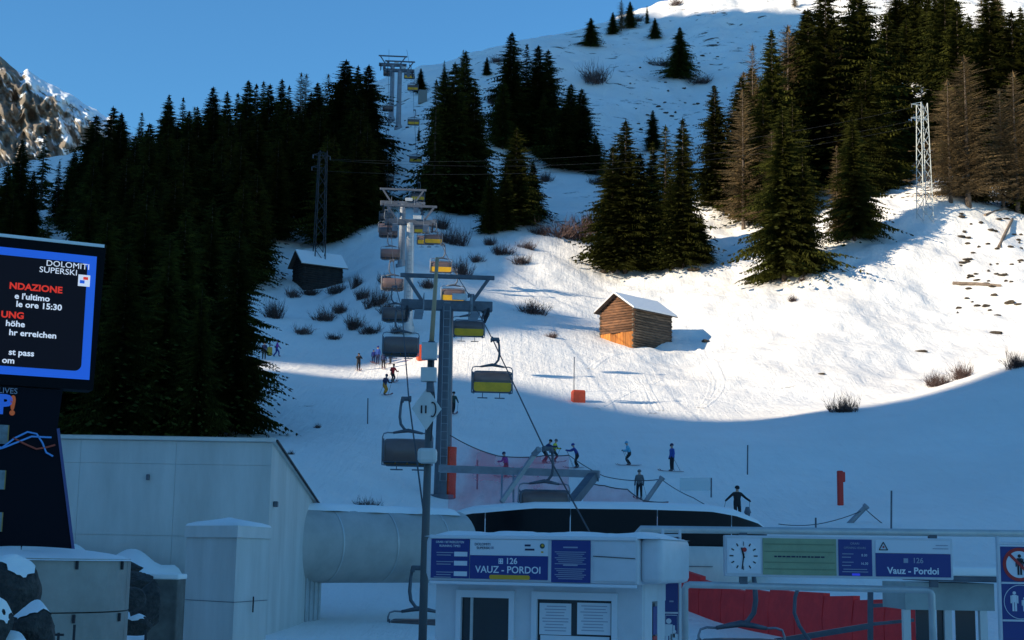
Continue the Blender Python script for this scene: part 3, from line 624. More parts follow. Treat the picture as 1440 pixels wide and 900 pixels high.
def tower(base, head_y, gauge, colr, arm, label, pad=False):
    px, py, d = base; g = V(px, py, d); k = d / F
    H = W(px, head_y, d)[2] - g.z
    o = thing('lift_tower', label, 'lift tower', (g.x, g.y, g.z), R(5), 'lift towers')
    r1 = .42 * (H / 12) ** .4; 
    m = MB(); m.tube([(0, 0, -1), (0, 0, H * .3), (0, 0, H * .7), (0, 0, H)], [r1 * 1.35, r1 * 1.2, r1 * 1.08, r1], 16); m.tube([(0, 0, -.5), (0, 0, .18)], r1 * 1.9, 16)
    for i in range(8): a = i * math.pi / 4; m.prism([(r1 * 1.3, .18), (r1 * 1.8, .18), (r1 * 1.25, .9)], 'y', -.02, .02) if i == 0 else None
    m.build('column', colr, o, False)
    m = MB(); m.rbox((0, 0, H + .1), (gauge + .7, .55, .62), .05); m.build('crossarm', arm, o)
    # upper maintenance gantry on splayed legs
    m = MB(); m.rbox((0, 0, H + 1.95), (gauge + .9, .22, .26), .03); m.build('gantry_beam', arm, o)
    for s in (-1, 1):
        m = MB(); m.bar((s * (gauge / 2 - .95), 0, H + .35), (s * (gauge / 2 + .1), 0, H + 1.9), .2, .2); m.build('gantry_leg', arm, o)
        # sheave train
        t = MB(); x = s * gauge / 2
        t.box((x - s * .16, 0, H - .28), (.08, 3.4, .16)); t.box((x - s * .16, .9, H - .42), (.07, 1.4, .12)); t.box((x - s * .16, -.9, H - .42), (.07, 1.4, .12)); t.bar((x - s * .2, 0, H - .3), (x - s * .2, 0, H + .2), .24)
        tr = t.build('sheave_train', steel_d, o)
        for j in range(6):
            w = MB(); y = -1.5 + .6 * j; w.tube([(x - .07, y, H - .45), (x + .07, y, H - .45)], .24, 12); w.build('sheave_wheel', black_r, tr)
        # work platform with railing beside the sheaves
        f = MB(); xx = x + s * -.75; f.box((xx, 0, H - .5), (.55, 3.6, .05)); pf = f.build('platform', steel, o)
        q = MB()
        for yy in (-1.75, -.6, .6, 1.75): q.bar((xx - s * .27, yy, H - .5), (xx - s * .27, yy, H + .55), .05)
        for zz in (.05, .55): q.bar((xx - s * .27, -1.75, H + zz), (xx - s * .27, 1.75, H + zz), .045)
        q.build('railing', steel, pf)
    m = MB()
    for j in (-.2, .2): m.bar((j, -r1 * 1.35 - .12, 1.0), (j, -r1 - .12, H), .04)
    for j in range(int(H / .5)): m.bar((-.2, -r1 * 1.25 - .12, 1 + j * .5), (.2, -r1 * 1.25 - .12, 1 + j * .5), .03)
    m.build('ladder', steel, o)
    m = MB(); m.rbox((.75, -.4, H + .62), (.9, .12, .4), .02); m.build('number_plate', steel_l, o)
    return o
t1 = tower((622,700,92), 432, 5.0, mat('tower_steel', (.12, .135, .16), .55, .4, var=.15, scale=.6), steel_d, 'nearest lift tower with broad grey column and wide dark arm, orange pad at its foot')
tower((573,462,161), 314, 4.9, steel_l, steel_d, 'middle lift tower with a pale column, front one of two')
tower((564,374,182), 288, 4.9, steel, steel_d, 'middle lift tower, rear one of two close together')
tower((560,180,278), 100, 4.9, steel, steel_d, 'topmost lift tower against the sky, front one of two')
tower((550,168,290), 92, 4.9, steel, steel_d, 'topmost lift tower against the sky, rear one of two')
# orange safety mat wrapped round the foot of the nearest tower
gx = t1.location
m = MB(); P = []
for i in range(15):
    a = R(-110 + 220 * i / 14)
    for z in (0, .8, 1.6, 2.4, 3.1): P.append((.42 + .40 * math.cos(a) * (1 + .04 * math.sin(z * 5)), -.05 + .45 * math.sin(a), z))
m.grid(P, 15, 5); o = m.build('safety_pad', orange_m, None, True); o.location = gx; md = o.modifiers.new('thickness', 'SOLIDIFY'); md.thickness = .12
tag(o, 'orange safety mat wrapped round the foot of the nearest tower', 'safety pad')

# ---------------------------------------------------------------- lift station
white_p = mat('white_cladding', (0.66, 0.65, 0.62), 0.55, color2=(.54, .535, .51), scale=.9, stretch=(1, 1, .35), detail=8)
tube_p = mat('shaded_white_cladding', (0.46, 0.45, 0.43), 0.55, color2=(.36, .355, .34), scale=.9, detail=8)  # darker copy of the white cladding, shading put into its colour
white_d = mat('dull_white_wall', (0.62, 0.61, 0.58), 0.8, color2=(0.5, .49, .46), scale=1.1, bump=.15, bscale=6, stretch=(1, 1, .22), detail=8)
glass_b = mat('black_glazing', (0.006, 0.007, 0.009), 0.25, spec=.3)
snowcap = mat('snow_cover', (0.88, 0.88, 0.86), 0.7, bump=.35, bscale=3, spec=.25)
def station():
    o = thing('lift_station', 'low streamlined lift station with snowy roof and black glazing band', 'lift station', (0, 0, 0))
    xl, xr = W(603, 712, 61)[0], W(1100, 740, 61)[0]; n = 40
    zt = [(0, .02), (.06, .55), (.12, .78), (.3, .98), (.6, 1.0), (.8, .97), (.88, .84), (.95, .5), (1, .0)]
    z0, zmax = 3.62, 4.85
    def top(t): return z0 + (zmax - z0) * float(np.interp(t, [a for a, b in zt], [b for a, b in zt]))
    def half(t): return 4.2 * math.sqrt(max(0.0, 1 - (2 * t - 1) ** 4)) + .15
    YC = 65.0
    roof = MB(); P = []
    for i in range(n + 1):
        t = i / n; x = xl + (xr - xl) * t; zt_ = top(t); h = half(t)
        for j in range(13):
            a = math.pi * j / 12; P.append((x, YC - h * math.cos(a), zt_ - .42 * min(1, (zt_ - z0)) + .42 * min(1, zt_ - z0) * math.sin(a) ** .7))
    roof.grid(P, n + 1, 13); r = roof.build('roof', snowcap, o, True)
    gl = MB()
    # separate panes of the front band
    cuts = [0.0, .085, .16, .40, .645, .86, 1.0]
    for a, b in zip(cuts[:-1], cuts[1:]):
        g = MB(); P = []
        for i in range(9):
            t = a + .0012 + (b - a - .0024) * i / 8; x = xl + (xr - xl) * t; h = half(t); zt_ = top(t) - .42 * min(1, (top(t) - z0))
            P += [(x, YC - h + .02, zt_), (x, YC - h * .985 + .12, z0 - .75 + .5 * max(0, (t - .86) / .14))]
        g.grid(P, 9, 2); g.build('window_pane', glass_b, o, True)
    # white hull below
    hull = MB(); P = []
    for i in range(n + 1):
        t = i / n; x = xl + (xr - xl) * t; h = half(t) + .1
        for dz, k in ((.0, .99), (-.05, 1.02), (-.9, 1.03), (-1.75, 1.0), (-2.05, .93), (-2.12, .5), (-2.12, 0)):
            zz = z0 - .62 + dz * (1 if t < .8 else 1 - .75 * ((t - .8) / .2) ** 1.5)
            P.append((x, YC - h * k, zz))
    hull.grid(P, n + 1, 7); hull.build('hull', white_p, o, True)
    s = MB(); s.tube([(xl + (xr - xl) * t, YC - half(t) * 1.03 - .13, z0 - 1.42) for t in np.linspace(.1, .8, 20)], .02, 4); s.build('hull_seam', steel_d, o)
    m = MB()
    for t in (.25, .75):
        x = xl + (xr - xl) * t; m = MB(); m.rbox((x, YC, .8), (.9, 1.2, 3.4), .05); m.build('support', white_d, o)
    m = MB(); t = .93; x = xl + (xr - xl) * t; m.tube([(x, YC - 1.5, top(t) - .1), (x, YC - 1.5, top(t) + .15)], [.08, .14], 8); m.tube([(x, YC - 1.5, top(t) + .1), (x, YC - 1.5, top(t) + .35)], [.16, .08], 8); m.build('roof_lamp', steel_d, o)
    return o
station()
# white tube on the left of the station
def tube_building():
    o = thing('white_tube', 'big white round tube joining the white building to the station', 'tube', (0, 0, 0))
    a = W(372, 764, 49); b = W(640, 769, 54.4); r = 1.27
    A = Vector(a); B = Vector(b); L = (B - A).length; ux = (B - A).normalized(); uy = Vector((-ux.y, ux.x, 0)); uz = Vector((0, 0, 1))
    cuts = [0, .28, .56, .84, 1.0]
    for p, q in zip(cuts[:-1], cuts[1:]):
        m = MB(); P = []
        for t in (p + .003, q - .003):
            for k in range(33):
                th = 2 * math.pi * k / 32; P.append(A + ux * L * t + uy * r * math.cos(th) + uz * r * math.sin(th))
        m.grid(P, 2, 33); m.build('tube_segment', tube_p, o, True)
    for t in cuts[1:-1]:
        m = MB(); P = []
        for e in (-.03, .03):
            for k in range(33):
                th = 2 * math.pi * k / 32; P.append(A + ux * (L * t + e) + uy * (r + .012) * math.cos(th) + uz * (r + .012) * math.sin(th))
        m.grid(P, 2, 33); m.build('joint_ring', steel_l, o, True)
    m = MB(); P = []
    rr = random.Random(2)
    for i in range(40):
        t = i / 39 * .95
        for k in range(9):
            th = R(58 + 64 * k / 8); e = .07 * math.sin(math.pi * k / 8) + .015 + .02 * rr.random()
            P.append(A + ux * L * t + uy * (r + e) * math.cos(th) * (1 + .1 * math.sin(i * .7)) + uz * (r + e) * math.sin(th))
    m.grid(P, 40, 9); m.build('snow_layer', snowcap, o, True)
tube_building()
# gantry beam beside the tower and its slanted strut
o = thing('steel_gantry', 'long horizontal steel beam on a slanted strut above the station roof', 'gantry', (0, 0, 0))
m = MB(); m.bar(V(618, 659, 76), V(843, 667, 74), .36, .36); m.build('beam', steel, o)
m = MB(); m.bar(V(834, 670, 74), V(800, 712, 71), .42, .42); m.build('strut', steel_d, o)
for px in (831, 841):
    m = MB(); m.bar(V(px, 668, 74), V(px, 677, 74), .07); m.build('bracket', steel_d, o)
# rescue frame of thin bars in front of the chair above the roof
o = thing('winch_frame', 'thin slanted steel frame above the station roof', 'frame', (0, 0, 0))
for a, b, w in [((705,706),(758,630),.2),((705,706),(706,668),.09),((722,706),(722,668),.09),((758,632),(750,640),.2)]:
    m = MB(); m.bar(V(*a, 70), V(*b, 71), w); m.build('bar', steel, o)

# ---------------------------------------------------------------- light pole in front of the tower
o = thing('lamp_pole', 'tall thin pole with boxes and a diamond plate in front of the nearest tower', 'pole', (0, 0, 0))
pole_tan = mat('sun_tinted_pole', (0.42, 0.3, 0.18), .7, var=.2, scale=3, stretch=(1, 1, .15))  # tan colour stands in for low sun on the upper length
a = V(597, 790, 42); b = V(607, 480, 42.0); c = V(615, 362, 42)
m = MB(); m.tube([Vector((a.x, 42, gz(a.x, 42) - .3)), a, b], [.12, .115, .10], 12); m.build('lower_pole', mat('pole_grey', (.1, .105, .11), .6, .3), o, True)
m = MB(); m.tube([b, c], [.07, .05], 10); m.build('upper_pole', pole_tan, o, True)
for (px, py, w, h, mm, nm) in [(604,494,22,24,steel_l,'box'),(603,527,22,20,white_p,'box'),(605,545,10,14,steel_d,'bracket')]:
    p = V(px, py, 41.8); k = 42 / F; m = MB(); m.rbox(p, (w * k, .3, h * k), .02); m.build(nm, mm, o)
p = V(601, 641, 41.8); m = MB(); m.rbox(p, (.54, .4, .42), .1); m.build('lamp_housing', white_p, o)
p = V(600, 575, 41.75); m = MB(); m.prism([(p.x - .42, p.z), (p.x, p.z - .6), (p.x + .42, p.z), (p.x, p.z + .6)], 'y', 41.7, 41.74); dp = m.build('diamond_plate', white_p, o)
m = MB()
for dx in (-.14, -.02): m.box((p.x + dx, 41.69, p.z - .02), (.045, .012, .22))
P = [(p.x + .17 + .09 * math.cos(i * .4), 41.69, p.z - .02 + .2 * math.sin(i * .4)) for i in range(-5, 6)]
m.tube(P, .025, 4); m.build('marking', black_r, dp)
m = MB(); m.tube([V(606, 500, 41.9), V(611, 560, 41.8), V(606, 620, 41.8)], .02, 5); m.build('cable', black_r, o)

# ---------------------------------------------------------------- white building with sub-building, concrete ring, rocks
def quadbox(m, pts, z0, z1s):
    """prism over the plan polygon pts with individual top heights"""
    n = len(pts); P = [(x, y, z0) for x, y in pts] + [(x, y, z) for (x, y), z in zip(pts, z1s)]
    m.add(P, [tuple(range(n))[::-1], tuple(range(n, 2 * n))] + [(i, (i + 1) % n, n + (i + 1) % n, n + i) for i in range(n)])
def main_building():
    o = thing('white_building', 'large white flat walled building with a snowy sloping roof on the left', 'building', (0, 0, 0))
    fr = W(383, 622, 42); xl = W(-160, 700, 42)[0]; bk = W(446, 714, 51.5)
    ztop = fr[2]; pts = [(xl, 42), (fr[0], 42), (bk[0], 51.5), (xl, 51.5)]
    m = MB(); quadbox(m, pts, 0, [ztop, ztop, bk[2], bk[2]]); m.build('wall', white_d, o)
    # facade panels with open joints
    rows = [(.2, 2.855), (2.865, W(383, 655, 42)[2] - .005), (W(383, 655, 42)[2] + .002, ztop - .02)]
    xs = np.linspace(xl, fr[0] - .0, 5)
    for r0, r1 in rows:
        for i in range(4):
            m = MB(); m.box(((xs[i] + xs[i + 1]) / 2, 41.985, (r0 + r1) / 2), (xs[i + 1] - xs[i] - .007, .04, r1 - r0)); m.build('facade_panel', white_d, o)
    m = MB(); quadbox(m, [(xl, 41.85), (fr[0] + .1, 41.85), (bk[0] + .1, 51.6), (xl, 51.6)], 0, [0] * 4)
    P = m.v; P = [(x, y, z) for x, y, z in P]; m = MB()
    zz = [ztop + .01, ztop + .01, bk[2] + .01, bk[2] + .01]
    base = [(xl, 41.85), (fr[0] + .1, 41.85), (bk[0] + .1, 51.6), (xl, 51.6)]
    m.add([(x, y, z) for (x, y), z in zip(base, zz)] + [(x, y, z + .1) for (x, y), z in zip(base, zz)], [(3, 2, 1, 0), (4, 5, 6, 7), (0, 1, 5, 4), (1, 2, 6, 5), (2, 3, 7, 6), (3, 0, 4, 7)])
    rf = m.build('roof_edge', white_p, o)
    m = MB(); P = []; g = random.Random(4)
    for i in range(50):
        x = xl + (fr[0] + .08 - xl) * i / 49
        for j in range(12):
            t = j / 11; y = 41.82 + t * 9.7; z = ztop + .115 + (bk[2] - ztop) * t + .16 * math.sin(math.pi * min(1, t * 9) / 2) * (.8 + .4 * g.random()) * min(1, (49 - i) / 3 + .1)
            P.append((x + max(0, t) * (bk[0] - fr[0]) * (i / 49), y, z))
    m.grid(P, 50, 12); m.build('snow', snowcap, rf, True)
    m = MB(); m.tube([Vector((fr[0] + .13, 42, ztop + .05)), Vector((bk[0] + .13, 51.5, bk[2] + .05))], .04, 5); m.build('cable', black_r, o)
    m = MB(); q = W(208, 671, 41.9); m.rbox(q, (.09, .1, .16), .02); m.build('bracket', steel_d, o)
    m = MB(); q = W(387, 709, 42.6); m.rbox((q[0] + .02, q[1], q[2]), (.12, .2, .16), .02); m.build('bracket', steel_d, o)
main_building()
def side_building():
    o = thing('white_annex', 'small white box building with snowy rounded cap, in front of the white building', 'building', (0, 0, 0))
    A = W(262, 760, 34.6); B = W(333, 760, 33.2); C = W(379, 760, 35.2); D = (A[0] + C[0] - B[0] - .2, A[1] + C[1] - B[1] + .6)
    base = [(A[0], A[1]), (B[0], B[1]), (C[0], C[1]), D]; zt = 2.75
    m = MB(); quadbox(m, base, -.2, [zt] * 4); m.build('wall', white_d, o)
    cx = sum(p[0] for p in base) / 4; cy = sum(p[1] for p in base) / 4
    def grow(k): return [(cx + (x - cx) * k, cy + (y - cy) * k) for x, y in base]
    m = MB(); b1 = grow(1.05); n = 4; P = [(x, y, zt + .002) for x, y in b1] + [(x, y, zt + .26) for x, y in b1]
    m.add(P, [(3, 2, 1, 0), (4, 5, 6, 7), (0, 1, 5, 4), (1, 2, 6, 5), (2, 3, 7, 6), (3, 0, 4, 7)]); rf = m.build('cap', white_p, o)
    m = MB(); P = []
    for k, z in ((1.04, .262), (1.0, .31), (.8, .36), (.4, .40), (.01, .42)): P += [(x, y, zt + z + .06 * (i == 1) * (k < 1)) for i, (x, y) in enumerate(grow(k) + [grow(k)[0]])]
    m.grid(P, 5, 5); m.build('snow', snowcap, rf, True)
    for z in (1.35,):
        m = MB(); b2 = grow(1.004)
        for i in range(3): m.bar((*b2[i], z), (*b2[i + 1], z), .012)
        m.build('joint', steel_d, o)
    m = MB(); q = W(356, 850, 34.1); m.box(q, (.03, .03, .35)); m.build('slot', black_r, o)
side_building()
# ribbed wall under the tube
o = thing('ribbed_wall', 'grey ribbed wall standing under the white tube', 'wall', (0, 0, 0))
a = W(384, 815, 47.0); b = W(449, 815, 50.5)
ribm = mat('ribbed_sheet', (.4, .42, .43), .6, var=.15, scale=1.5)
for i in range(11):
    t = i / 10; x = a[0] + (b[0] - a[0]) * t; y = a[1] + (b[1] - a[1]) * t; m = MB(); m.rbox((x, y, .75), (.15, .12, 2.1), .04, Matrix.Rotation(math.atan2(b[1] - a[1], b[0] - a[0]), 3, 'Z')); m.build('rib', ribm, o)
m = MB(); m.bar((a[0], a[1] + .1, .75), (b[0], b[1] + .1, .75), .06, 2.1); m.build('sheet', ribm, o)
m = MB(); q = W(397, 850, 46.6); m.tube([(q[0], q[1], -.2), (q[0], q[1], q[2] + .1)], .045, 8); m.tube([(q[0] + .13, q[1], -.2), (q[0] + .13, q[1], q[2] + .15)], .045, 8); m.build('pipe', steel_l, o)
# curved concrete wall
def ring_wall():
    o = thing('concrete_ring', 'low round concrete wall with snow on top under the black totem', 'wall', (0, 0, 0))
    cR = W(172, 850, 24.4); r = 1.75; cx = cR[0] - r; cy = 24.6; z1 = W(100, 786, 22.3)[2]
    conc = mat('concrete', (.36, .345, .31), .9, color2=(.28, .265, .235), scale=1.2, bump=.3, bscale=8)
    for z0_, z1_ in ((-.2, 1.45), (1.47, z1)):
        for s in range(4):
            m = MB(); P = []
            for i in range(13):
                a = R(180 + 90 * s * 1.0 / 1 + 0) if False else math.pi + 2 * math.pi * (s / 4 + (i / 12) / 4 * .996)
                P += [(cx + r * math.cos(a), cy + r * math.sin(a), z0_), (cx + r * math.cos(a), cy + r * math.sin(a), z1_), (cx + (r - .2) * math.cos(a), cy + (r - .2) * math.sin(a), z1_)]
            m.grid(P, 13, 3); m.build('panel', conc, o, False)
    m = MB(); P = []
    for k in range(9):
        rr = (r + .06) * (1 - k / 8) + .01
        for i in range(33):
            a = 2 * math.pi * i / 32; P.append((cx + rr * math.cos(a), cy + rr * math.sin(a), z1 - .03 + .17 * math.sin(k / 8 * 1.57) ** .6 * (1 + .25 * math.sin(a * 3 + 1))))
    m.grid(P, 9, 33); m.build('snow', snowcap, o, True)
    for i, a in enumerate(np.linspace(R(215), R(350), 5)):
        for z in (1.37, z1 - .1):
            m = MB(); m.box((cx + (r + .02) * math.cos(a), cy + (r + .02) * math.sin(a), z), (.035, .05, .13)); m.build('bolt', black_r, o)
ring_wall()
boulder = mat('dark_boulder', (.07, .065, .06), .95, color2=(.03, .03, .03), scale=3, bump=.9, bscale=6)
def rock(px, py, d, w, h, label, group, cap=True, seed=0, sink=.15):
    g = random.Random(seed); k = d / F; p = V(px, py, d)
    bm = bmesh.new(); bmesh.ops.create_icosphere(bm, subdivisions=4, radius=1)
    off = Vector((g.uniform(-9, 9), g.uniform(-9, 9), g.uniform(-9, 9)))
    from mathutils import noise
    planes = [(Vector((g.uniform(-1, 1), g.uniform(-1, 1), g.uniform(-1, 1))).normalized(), g.uniform(.72, .98)) for _ in range(13)]
    for v in bm.verts:
        q = v.co.copy(); c = noise.cell(q * 1.6 + off)
        r_ = 1.15 + .1 * noise.noise(q * 1.3 + off)
        for n_, d_ in planes:
            e_ = q.dot(n_)
            if e_ > 1e-4: r_ = min(r_, d_ / e_)
        v.co = q * (r_ * (1 + .035 * noise.noise(q * 5 + off)))
    o = thing('boulder', label, 'rock', p, g.uniform(-.5, .5), group, (w * k / 2, w * k / 2, h * k / 2))
    me = bpy.data.meshes.new('stone'); bm.to_mesh(me); me.materials.append(boulder); link('stone', me, o)
    if cap:
        bm.normal_update(); keep = {v: v.normal.z > .5 + .3 * noise.noise(v.co * 2.6 + off) and v.co.z > -.1 for v in bm.verts}; nr = {v: v.normal.copy() for v in bm.verts}
        for v in bm.verts: v.co += nr[v] * .03 + Vector((0, 0, .045))
        bmesh.ops.delete(bm, geom=[v for v in bm.verts if not keep[v]], context='VERTS')
        bmesh.ops.smooth_vert(bm, verts=bm.verts, factor=.5, use_axis_x=True, use_axis_y=True, use_axis_z=True)
        me = bpy.data.meshes.new('snow_cap'); bm.to_mesh(me); me.materials.append(snowcap); me.polygons.foreach_set('use_smooth', [True] * len(me.polygons)); link('snow_cap', me, o)
    bm.free(); return o
RB = 'boulders beside the concrete ring'
rock(15, 828, 15, 72, 80, 'snow capped dark boulder at the left edge, upper one', RB, seed=1); rock(48, 885, 14.5, 62, 70, 'snow capped dark boulder at the bottom left, right one', RB, seed=2)
rock(-8, 880, 14, 50, 80, 'dark boulder cut by the bottom left corner', RB, seed=3); rock(10, 925, 14.2, 70, 60, 'boulder low at the bottom edge', RB, seed=4)
RD = 'dark stones between the ring and the annex'
rock(182, 798, 33, 34, 16, 'dark stone half buried in snow right of the concrete ring', RD, False, 5); rock(192, 818, 31, 46, 26, 'dark stone below the half buried one', RD, False, 6); rock(180, 845, 29, 44, 34, 'large dark stone at the rim of the concrete ring', RD, False, 7); rock(206, 850, 30, 46, 60, 'dark stone leaning on the short grey wall', RD, False, 8); rock(190, 880, 27, 40, 30, 'lowest dark stone above the snow', RD, True, 10)
o = thing('short_wall', 'short dark grey concrete wall between the stones and the annex', 'wall', (0, 0, 0)); p = W(228, 858, 31.5)
m = MB(); m.rbox((p[0] + .07, 31.5, p[2] - .1), (.62, .8, 1.5), .03); m.build('block', mat('dark_concrete', (.13, .125, .11), .9, var=.3, scale=2), o)
m = MB(); m.rbox((p[0] + .07, 31.5, p[2] + .69), (.66, .84, .11), .05); m.build('snow', snowcap, o)
# snow heaped in front of the white building
m = MB(); P = []
for i in range(44):
    x = W(-60, 780, 38)[0] + (W(262, 780, 38)[0] - W(-60, 780, 38)[0]) * i / 43
    for j in range(18):
        y = 31 + j * .62; z = gz(x, y) - .12 + 2.0 * math.exp(-((y - 41.2) / 3.0) ** 2) * (1 + .1 * math.sin(i * .5 + j * .8)) * float(sstep(0, 9, np.array(43.0 - i)))
        P.append((x, y, z))
m.grid(P, 44, 18); o = m.build('snow_bank', snowcap, None, True); tag(o, 'heaped snow at the foot of the white building', None, None, 'structure')
for px, py, h, lab in [(104,893,28,'thin dark stake in the snow before the concrete ring'),(82,897,14,'short stake with a crosspiece before the concrete ring'),(205,892,12,'short stake in the snow right of the ring')]:
    p = V(px, py, 20); m = MB(); m.tube([p - Vector((0, 0, .8)), p + Vector((0, 0, h * 20 / F / 2))], .018, 6)
    if 'crosspiece' in lab: m.bar(p + Vector((-.07, 0, .04)), p + Vector((.07, 0, .04)), .03)
    o = m.build('stake', black_r); tag(o, lab, 'stake')

# ---------------------------------------------------------------- timber huts
log_warm = mat('sunlit_gable_logs', (0.22, 0.10, 0.045), .9, color2=(.09, .045, .025), scale=1.4, stretch=(.8, .8, 4), bump=.6, bscale=5, vary_obj=.35)  # warmer log tone carries the sunlight on the gable
log_grey = mat('shaded_side_logs', (0.13, 0.1, 0.07), .9, color2=(.05, .04, .03), scale=1.4, stretch=(.8, .8, 4), bump=.6, bscale=5, vary_obj=.4)  # greyer log tone carries the shade on the long sides
plank_m = mat('orange_planks', (0.6, 0.22, 0.04), .85, color2=(.34, .11, .02), scale=2, stretch=(4, 4, .4), bump=.3, vary_obj=.35)
roof_w = mat('roof_boards', (0.08, 0.06, 0.05), .9, var=.3, scale=2)
def hut(corner, d, gable_w, side_l, eave, peak, rz, label, warm, gable_planks=True, sink=.4, group=None):
    g = V(*corner, d)
    o = thing('timber_hut', label, 'hut', (g.x, g.y, g.z - sink), rz, group)
    # local: near corner at origin, gable along -x, long side along +y
    n = int(round(eave / .3)); h = eave / n
    lm = mat('dark_logs', (.035, .028, .024), .95, var=.3, scale=1.4) if not warm else None
    for i in range(n):
        z = h * (i + .5); ov = .18 if i % 2 else .08
        skip_front = gable_planks and z < eave * .46
        if not skip_front:
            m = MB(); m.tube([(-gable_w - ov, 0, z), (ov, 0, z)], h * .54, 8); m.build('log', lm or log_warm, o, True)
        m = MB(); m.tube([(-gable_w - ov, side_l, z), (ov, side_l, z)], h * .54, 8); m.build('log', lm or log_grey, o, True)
        for x in (0, -gable_w):
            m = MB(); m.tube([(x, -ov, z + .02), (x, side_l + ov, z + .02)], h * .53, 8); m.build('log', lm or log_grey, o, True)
    ng = int((peak - eave) / h)
    for i in range(ng):
        z = eave + h * (i + .5); w = gable_w / 2 * (1 - (i + .6) * h / (peak - eave))
        for y in (0, side_l):
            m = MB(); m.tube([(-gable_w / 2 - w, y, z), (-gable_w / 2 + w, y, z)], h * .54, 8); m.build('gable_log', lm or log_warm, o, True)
    if gable_planks:
        z1 = eave * .47; k = 13; g2 = random.Random(9)
        for i in range(k):
            x = -gable_w + gable_w * (i + .5) / k; zz = z1 - (.22 if 4 <= i <= 7 else 0) + g2.uniform(-.04, .03)
            m = MB(); m.box((x, -.06 + g2.uniform(-.015, .015), zz / 2), (gable_w / k - .025, .05, zz)); m.build('plank', plank_m, o)
        m = MB(); m.box((-gable_w / 2, .05, z1 / 2), (gable_w, .04, z1)); m.build('backing', roof_w, o)
    # roof: two boards with a snow sheet on top
    ovx, ovy = .55, .7; slope = (peak - eave) / (gable_w / 2)
    for s in (-1, 1):
        xa = -gable_w / 2; xb = xa + s * (gable_w / 2 + ovx); za = peak + .12; zb = za - (gable_w / 2 + ovx) * slope
        for k0, k1, mm, nm in ((0, .1, roof_w, 'roof_side'), (.102, .30, snowcap, 'roof_snow')):
            e = .0 if nm == 'roof_side' else -.05
            P = [(xa, -ovy - e, za + k0), (xb + s * e, -ovy - e, zb + k0), (xb + s * e, side_l + ovy + e, zb + k0), (xa, side_l + ovy + e, za + k0)]
            P += [(x, y, z + k1 - k0) for x, y, z in P]
            m = MB(); m.add(P, [(3, 2, 1, 0), (4, 5, 6, 7), (0, 1, 5, 4), (1, 2, 6, 5), (2, 3, 7, 6), (3, 0, 4, 7)]); m.build(nm, mm, o)
    m = MB(); quadbox(m, [(-gable_w + .1, .1), (-.1, .1), (-.1, side_l - .1), (-gable_w + .1, side_l - .1)], 0, [eave] * 4); m.build('dark_inside', roof_w, o)
    return o
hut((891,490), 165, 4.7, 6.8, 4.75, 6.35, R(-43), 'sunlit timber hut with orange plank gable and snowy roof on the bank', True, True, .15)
hut((427,407), 190, 3.3, 5.3, 3.7, 5.2, R(-58), 'dark timber hut with snowy roof at the edge of the left forest', False, False, .1)

# ---------------------------------------------------------------- lattice masts and wires
def mast(base, top, wpx, mm, label, arms):
    px, py = base; h = hit(px, py, 70) if not isinstance(base[-1], float) else None
    d = h.y; H = W(px, top, d)[2] - h.z; w = wpx * d / F / 2
    o = thing('lattice_mast', label, 'mast', (h.x, h.y, h.z - .3), R(20))
    def hw(z): return w * (1 - .35 * z / H)
    for sx, sy in ((-1, -1), (1, -1), (1, 1), (-1, 1)):
        m = MB(); m.bar((sx * w, sy * w, 0), (sx * hw(H), sy * hw(H), H), .1); m.build('leg', mm, o)
    n = 11
    for i in range(n):
        z0 = H * i / n; z1 = H * (i + 1) / n; m = MB(); a, b = hw(z0), hw(z1)
        c0 = [(-a, -a), (a, -a), (a, a), (-a, a)]; c1 = [(-b, -b), (b, -b), (b, b), (-b, b)]
        for k in range(4):
            p, q = (c0[k], c1[(k + 1) % 4]) if i % 2 else (c0[(k + 1) % 4], c1[k])
            m.bar((*p, z0), (*q, z1), .07)
        m.build('brace', mm, o)
    tips = []
    for z, L, sgn in arms:
        m = MB(); zz = H * z; m.bar((0, 0, zz), (sgn * L, 0, zz), .12); m.bar((0, 0, zz + .5), (sgn * L, 0, zz), .08); ar = m.build('arm', mm, o)
        m = MB(); m.tube([(sgn * L, 0, zz), (sgn * L, 0, zz - .5)], .06, 6); m.build('insulator', steel_d, ar)
        mw = Matrix.Rotation(R(20), 3, 'Z') @ Vector((sgn * L, 0, zz - .5)); tips.append(Vector((h.x, h.y, h.z - .3)) + mw)
    return tips
ta = mast((1301,312), 143, 17, mat('pale_lattice', (.5, .53, .5), .6, .3), 'pale lattice power mast on the snow bank at the right', [(.985, 1.7, -1), (.87, 1.8, -1), (.87, 1.0, 1)])
tb = mast((447,404), 210, 16, mat('dark_lattice', (.025, .03, .035), .8), 'dark lattice power mast in front of the left forest', [(.97, 1.3, -1), (.97, 1.0, 1), (.88, 1.4, -1)])
for i, (a, b) in enumerate(zip(ta, tb)):
    pts = [a.lerp(b, t / 16) - Vector((0, 0, 3.0 * 4 * (t / 16) * (1 - t / 16))) for t in range(17)]
    m = MB(); m.tube(pts, .012, 4); o = m.build('power_wire', rope_m); tag(o, ['upper', 'lower', 'middle'][i] + ' thin power wire strung between the two lattice masts', 'wire')

